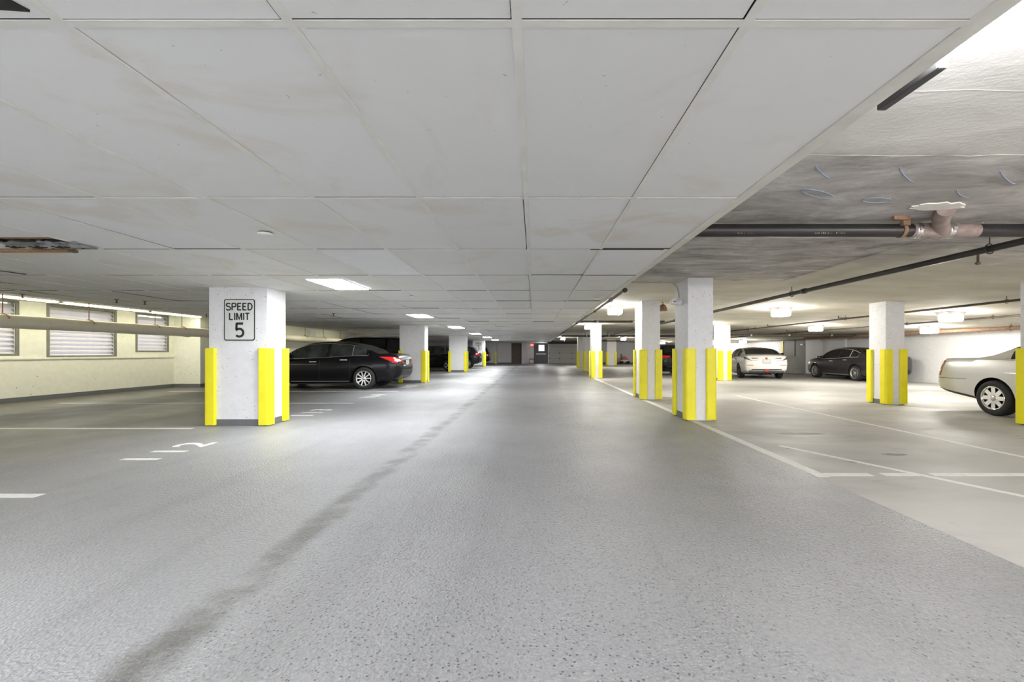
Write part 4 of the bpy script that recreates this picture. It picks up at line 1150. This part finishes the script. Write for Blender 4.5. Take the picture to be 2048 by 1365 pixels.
        for s in (ro + .52, ro + .42 + (wb - .75) * .47 + .10):
            p = side(s, fb(s) - .11, sg, .0)
            if p: MB().rbox(p.x - .02, p.x + .20, p.y - .022 if sg < 0 else p.y - .005, p.y + .005 if sg < 0 else p.y + .022, p.z - .016, p.z + .016, .006).build('door_handle', trim_mat or paint_mat, t)
        p = side(sp['wind'][1] - .25, fb(sp['wind'][1]) + .05, sg, 0)
        if p:
            MB().rbox(p.x - .06, p.x + .10, min(p.y, p.y + sg * .19), max(p.y, p.y + sg * .19), p.z - .02, p.z + .11, .035).build('side_mirror', paint_mat, t)
    def yw(s): 
        bl = fb(s); g = max(ft(s) - bl, .02)
        return .925 * fw(s) - TUM * g - .075
    s0, s1 = sp['rear']
    patch('rear_window', lambda u, v: topp(s0 + (s1 - s0) * u, (v * 2 - 1) * yw(s0 + (s1 - s0) * u)), 10, 12, glass_mat)
    s2, s3 = sp['wind']
    patch('windshield', lambda u, v: topp(s2 + (s3 - s2) * u, (v * 2 - 1) * yw(s2 + (s3 - s2) * u)), 10, 12, glass_mat)
    # ---- lights, plate, bumper details
    T = sp['tail']
    def quad(c):   # bilinear over 4 corners (a,b) pairs
        return lambda u, v: tuple((c[0][i] * (1 - u) + c[1][i] * u) * (1 - v) + (c[3][i] * (1 - u) + c[2][i] * u) * v for i in (0, 1))
    for sg in (-1, 1):
        if 'no_wrap' in extras: pass
        elif T == 'sedan':
            q = quad([(.62, 1.005), (.10, .80), (.02, .93), (.12, 1.00)])
            patch('tail_light', lambda u, v: side(max(q(u, v)[0], .012), q(u, v)[1], sg, .006), 10, 5, 'red_lens', sg > 0)
            q2 = quad([(.16, .87), (.03, .86), (.03, .92), (.14, .95)])
            patch('reversing_light', lambda u, v: side(q2(u, v)[0], q2(u, v)[1], sg, .010), 6, 4, 'clear_lens', sg > 0)
            q3 = quad([(.40, .80), (.76, .84), (.76, .93), (.48, .94)])
            patch('lid_light', lambda u, v: rear(sg * q3(u, v)[0], q3(u, v)[1]), 6, 4, 'red_lens')
        elif T == 'boxy':
            q = quad([(.13, .71), (.02, .71), (.09, 1.03), (.23, 1.03)])
            patch('tail_light', lambda u, v: side(q(u, v)[0], q(u, v)[1], sg, .006), 4, 10, 'red_lens', sg > 0)
            q3 = quad([(.66, .74), (.86, .74), (.86, 1.0), (.66, 1.0)])
            patch('lid_light', lambda u, v: rear(sg * q3(u, v)[0], q3(u, v)[1]), 4, 6, 'red_lens')
        elif T == 'fastback':
            q3 = quad([(.30, .90), (.84, .86), (.87, .99), (.32, .955)])
            patch('tail_light', lambda u, v: rear(sg * q3(u, v)[0], q3(u, v)[1], .008), 12, 4, 'clear_lens')
            q4 = quad([(.62, .83), (.875, .90), (.88, .995), (.80, .97)])
            patch('smoked_lens', lambda u, v: rear(sg * q4(u, v)[0], q4(u, v)[1], .012), 6, 4, 'smoke_lens')
            q5 = quad([(.36, .925), (.60, .915), (.62, .955), (.38, .95)])
            patch('lamp_strip', lambda u, v: rear(sg * q5(u, v)[0], q5(u, v)[1], .013), 6, 3, 'smoke_lens')
            q6 = quad([(.28, .85), (.80, .79), (.82, .82), (.30, .87)])
            patch('lower_crease', lambda u, v: rear(sg * q6(u, v)[0], q6(u, v)[1], .004), 8, 2, 'fixture_grey')
            q7 = quad([(.55, .62), (.82, .62), (.82, .645), (.55, .645)])
            patch('reflector', lambda u, v: rear(sg * q7(u, v)[0], q7(u, v)[1], .006), 6, 2, 'red_lens')
            MB().lathe([(.045, -.05), (.055, -.05), (.055, .06), (.04, .06)], (-ro + .06, sg * .60, .40), 'X', 16).build('exhaust_tip', 'chrome', t)
        else:
            q = quad([(.30, .98), (.03, .92), (.06, 1.08), (.26, 1.10)])
            patch('tail_light', lambda u, v: side(q(u, v)[0], q(u, v)[1], sg, .008), 8, 4, 'red_lens', sg > 0)
            q3 = quad([(.42, .97), (.80, .94), (.80, 1.06), (.44, 1.06)])
            patch('tail_light', lambda u, v: rear(sg * q3(u, v)[0], q3(u, v)[1], .008), 8, 4, 'red_lens')
        q = quad([(L - .50, fb(L - .5) - .06), (L - .14, .64), (L - .12, .72), (L - .52, fb(L - .5) + .01)])
        patch('headlight', lambda u, v: side(q(u, v)[0], q(u, v)[1], sg, .006), 8, 4, 'clear_lens', sg > 0)
    zp = {'sedan': .82, 'boxy': .80, 'fastback': .80, 'hatch': .82}[T]
    p = rear(0, zp, .0)
    if p:
        MB().rbox(p.x - .018, p.x - .004, -.155, .155, zp - .075, zp + .075, .004).build('license_plate', 'sign_white', t)
        MB().rbox(p.x - .012, p.x - .001, -.165, .165, zp - .085, zp + .085, .004).build('plate_frame', 'fixture_dark', t)
    # dark lower valance
    patch('rear_valance', lambda u, v: rear((u * 2 - 1) * .62, fo(0) - .04 + .10 * v, .004), 12, 3, 'black_plastic')
    if T == 'boxy':
        for sg in (-1, 1):
            patch('valance_strip', lambda u, v: side(.03 + (ro - .40) * u, fo(.03 + (ro - .40) * u) + .012 + .055 * v, sg, .003), 14, 3, 'black_plastic', sg > 0)
            seam('bumper_seam', [side(.06 + .66 * k / 8, .665, sg, .001) for k in range(9)], .005, 'fixture_dark')
            seam('deck_seam', [side(.22 + 1.6 * k / 12, fb(.22 + 1.6 * k / 12) - .004, sg, .001) for k in range(13)], .005, 'fixture_grey')
    if T == 'sedan':
        for sg in (-1, 1):
            seam('bumper_seam', [side(.06 + .5 * k / 6, .76 - .05 * k / 6, sg, .0005) for k in range(7)], .004, 'fixture_dark')
            seam('sill_chrome', [side(ro + .46 + (wb - .95) * k / 10, fo(ro + 1) + .06, sg, .003) for k in range(11)], .006, 'fixture_grey')
    if 'rails' in extras:
        for sg in (-1, 1):
            pts = [(s - ro, sg * (yw(s) - .03), ft(s) + (.055 if 0 < k < 12 else .0)) for k, s in enumerate([.55 + 2.5 * k / 12 for k in range(13)])]
            MB().tube(pts, .02, 8).build('roof_rail', 'fixture_grey', t)
    if 'badge' in extras:
        p = rear(0, .93, 0)
        MB().lathe([(0, -.012), (.045, -.010), (.05, 0)], (p.x, 0, .93), 'X', 14).build('badge', 'red_plastic', t)
        p = rear(0, .45, 0)
        MB().rbox(-ro - .05, -ro + .10, -.09, .09, .33, .44, .02).build('tow_hook', 'red_plastic', t)
        MB().rbox(-ro - .01, -ro + .30, -.70, .70, .29, .40, .03).build('diffuser', 'fixture_dark', t)
        for k in range(-2, 3): MB().box(-ro - .03, -ro + .2, k * .16 - .008, k * .16 + .008, .25, .36).build('fin', 'black_plastic', t)
        p = topp(1.75, 0, 0)
        mb = MB(); mb.add([(p.x - .09, -.02, p.z - .02), (p.x + .10, -.02, p.z - .02), (p.x + .10, .02, p.z - .02), (p.x - .09, .02, p.z - .02), (p.x - .09, -.004, p.z + .06), (p.x - .07, .004, p.z + .06)], [(0, 1, 4), (2, 3, 5), (1, 2, 5, 4), (3, 0, 4, 5)])
        mb.build('roof_aerial', paint_mat, t)
    tm, rm = wheel_meshes(sp, rim_mat)
    for xw in (0.0, sp['wb']):
        for sg in (-1, 1):
            yv = sg * (fw(ro + xw) - .115)
            wo = link('wheel', tm, t, (xw, yv, sp['wr']), (0, 0, 0 if sg < 0 else PI))
            link('rim', rm, wo)
    # underbody so light does not pass beneath the sills
    MB().box(.30, sp['wb'] - .35, -.62, .62, fo(2) - .05, fo(2) + .02).build('underbody', 'black_plastic', t)
    return t

make_car('sedan', 'black sedan with chrome window trim and red tail light beside the wide pillars', 'paint_black', (-5.51, 14.47 + .95, 0), PI, 'alloy', 'car_glass', 1.055, 'chrome')
make_car('boxy', 'long silver sedan with chrome wheel, cut off by the picture edge', 'paint_silver', (8.69 + .94, 8.48, 0), -PI / 2, 'chrome', 'car_glass_dark', 1.0, 'paint_silver')
make_car('fastback', 'white sedan seen from behind with dark rear window and black wheels', 'paint_white', (10.6, 21.03, 0), math.radians(78), 'alloy_dark', 'car_glass_dark', 1.0, 'black_plastic', ('badge',))
make_car('sedan', 'dark grey sedan facing away along the white side wall', 'paint_graphite', (13.45 + .88, 18.80, 0), PI / 2, 'alloy', 'car_glass_dark', 0.965, 'fixture_grey', ('no_wrap',))
make_car('suv', 'tall black sport utility vehicle with roof rails behind the black sedan', 'paint_suv', (-4.95 - 1.1, 18.45 + .99, 0), PI, 'alloy', 'car_glass_dark', 1.0, None, ('rails',))
make_car('crossover', 'black hatchback showing only its doors between two wide pillars', 'paint_black', (-5.62, 29.3 + .92, 0), PI, 'alloy', 'car_glass', 1.0, 'chrome')
make_car('crossover', 'black hatchback whose tail with red light sticks out past the third wide pillar', 'paint_black', (-5.00, 32.9 + .92, 0), PI, 'alloy', 'car_glass_dark', 1.05, None)
make_car('suv', 'distant black vehicle tail past the far speed limit sign', 'paint_suv', (-5.25, 41.9 + .99, 0), PI, 'alloy', 'car_glass_dark', 0.95, None)
make_car('crossover', 'black hatchback with red rear lights between the two lane edge pillars', 'paint_black', (7.32, 22.6 + .95, 0), PI / 2, 'alloy', 'car_glass_dark', 0.98, None)
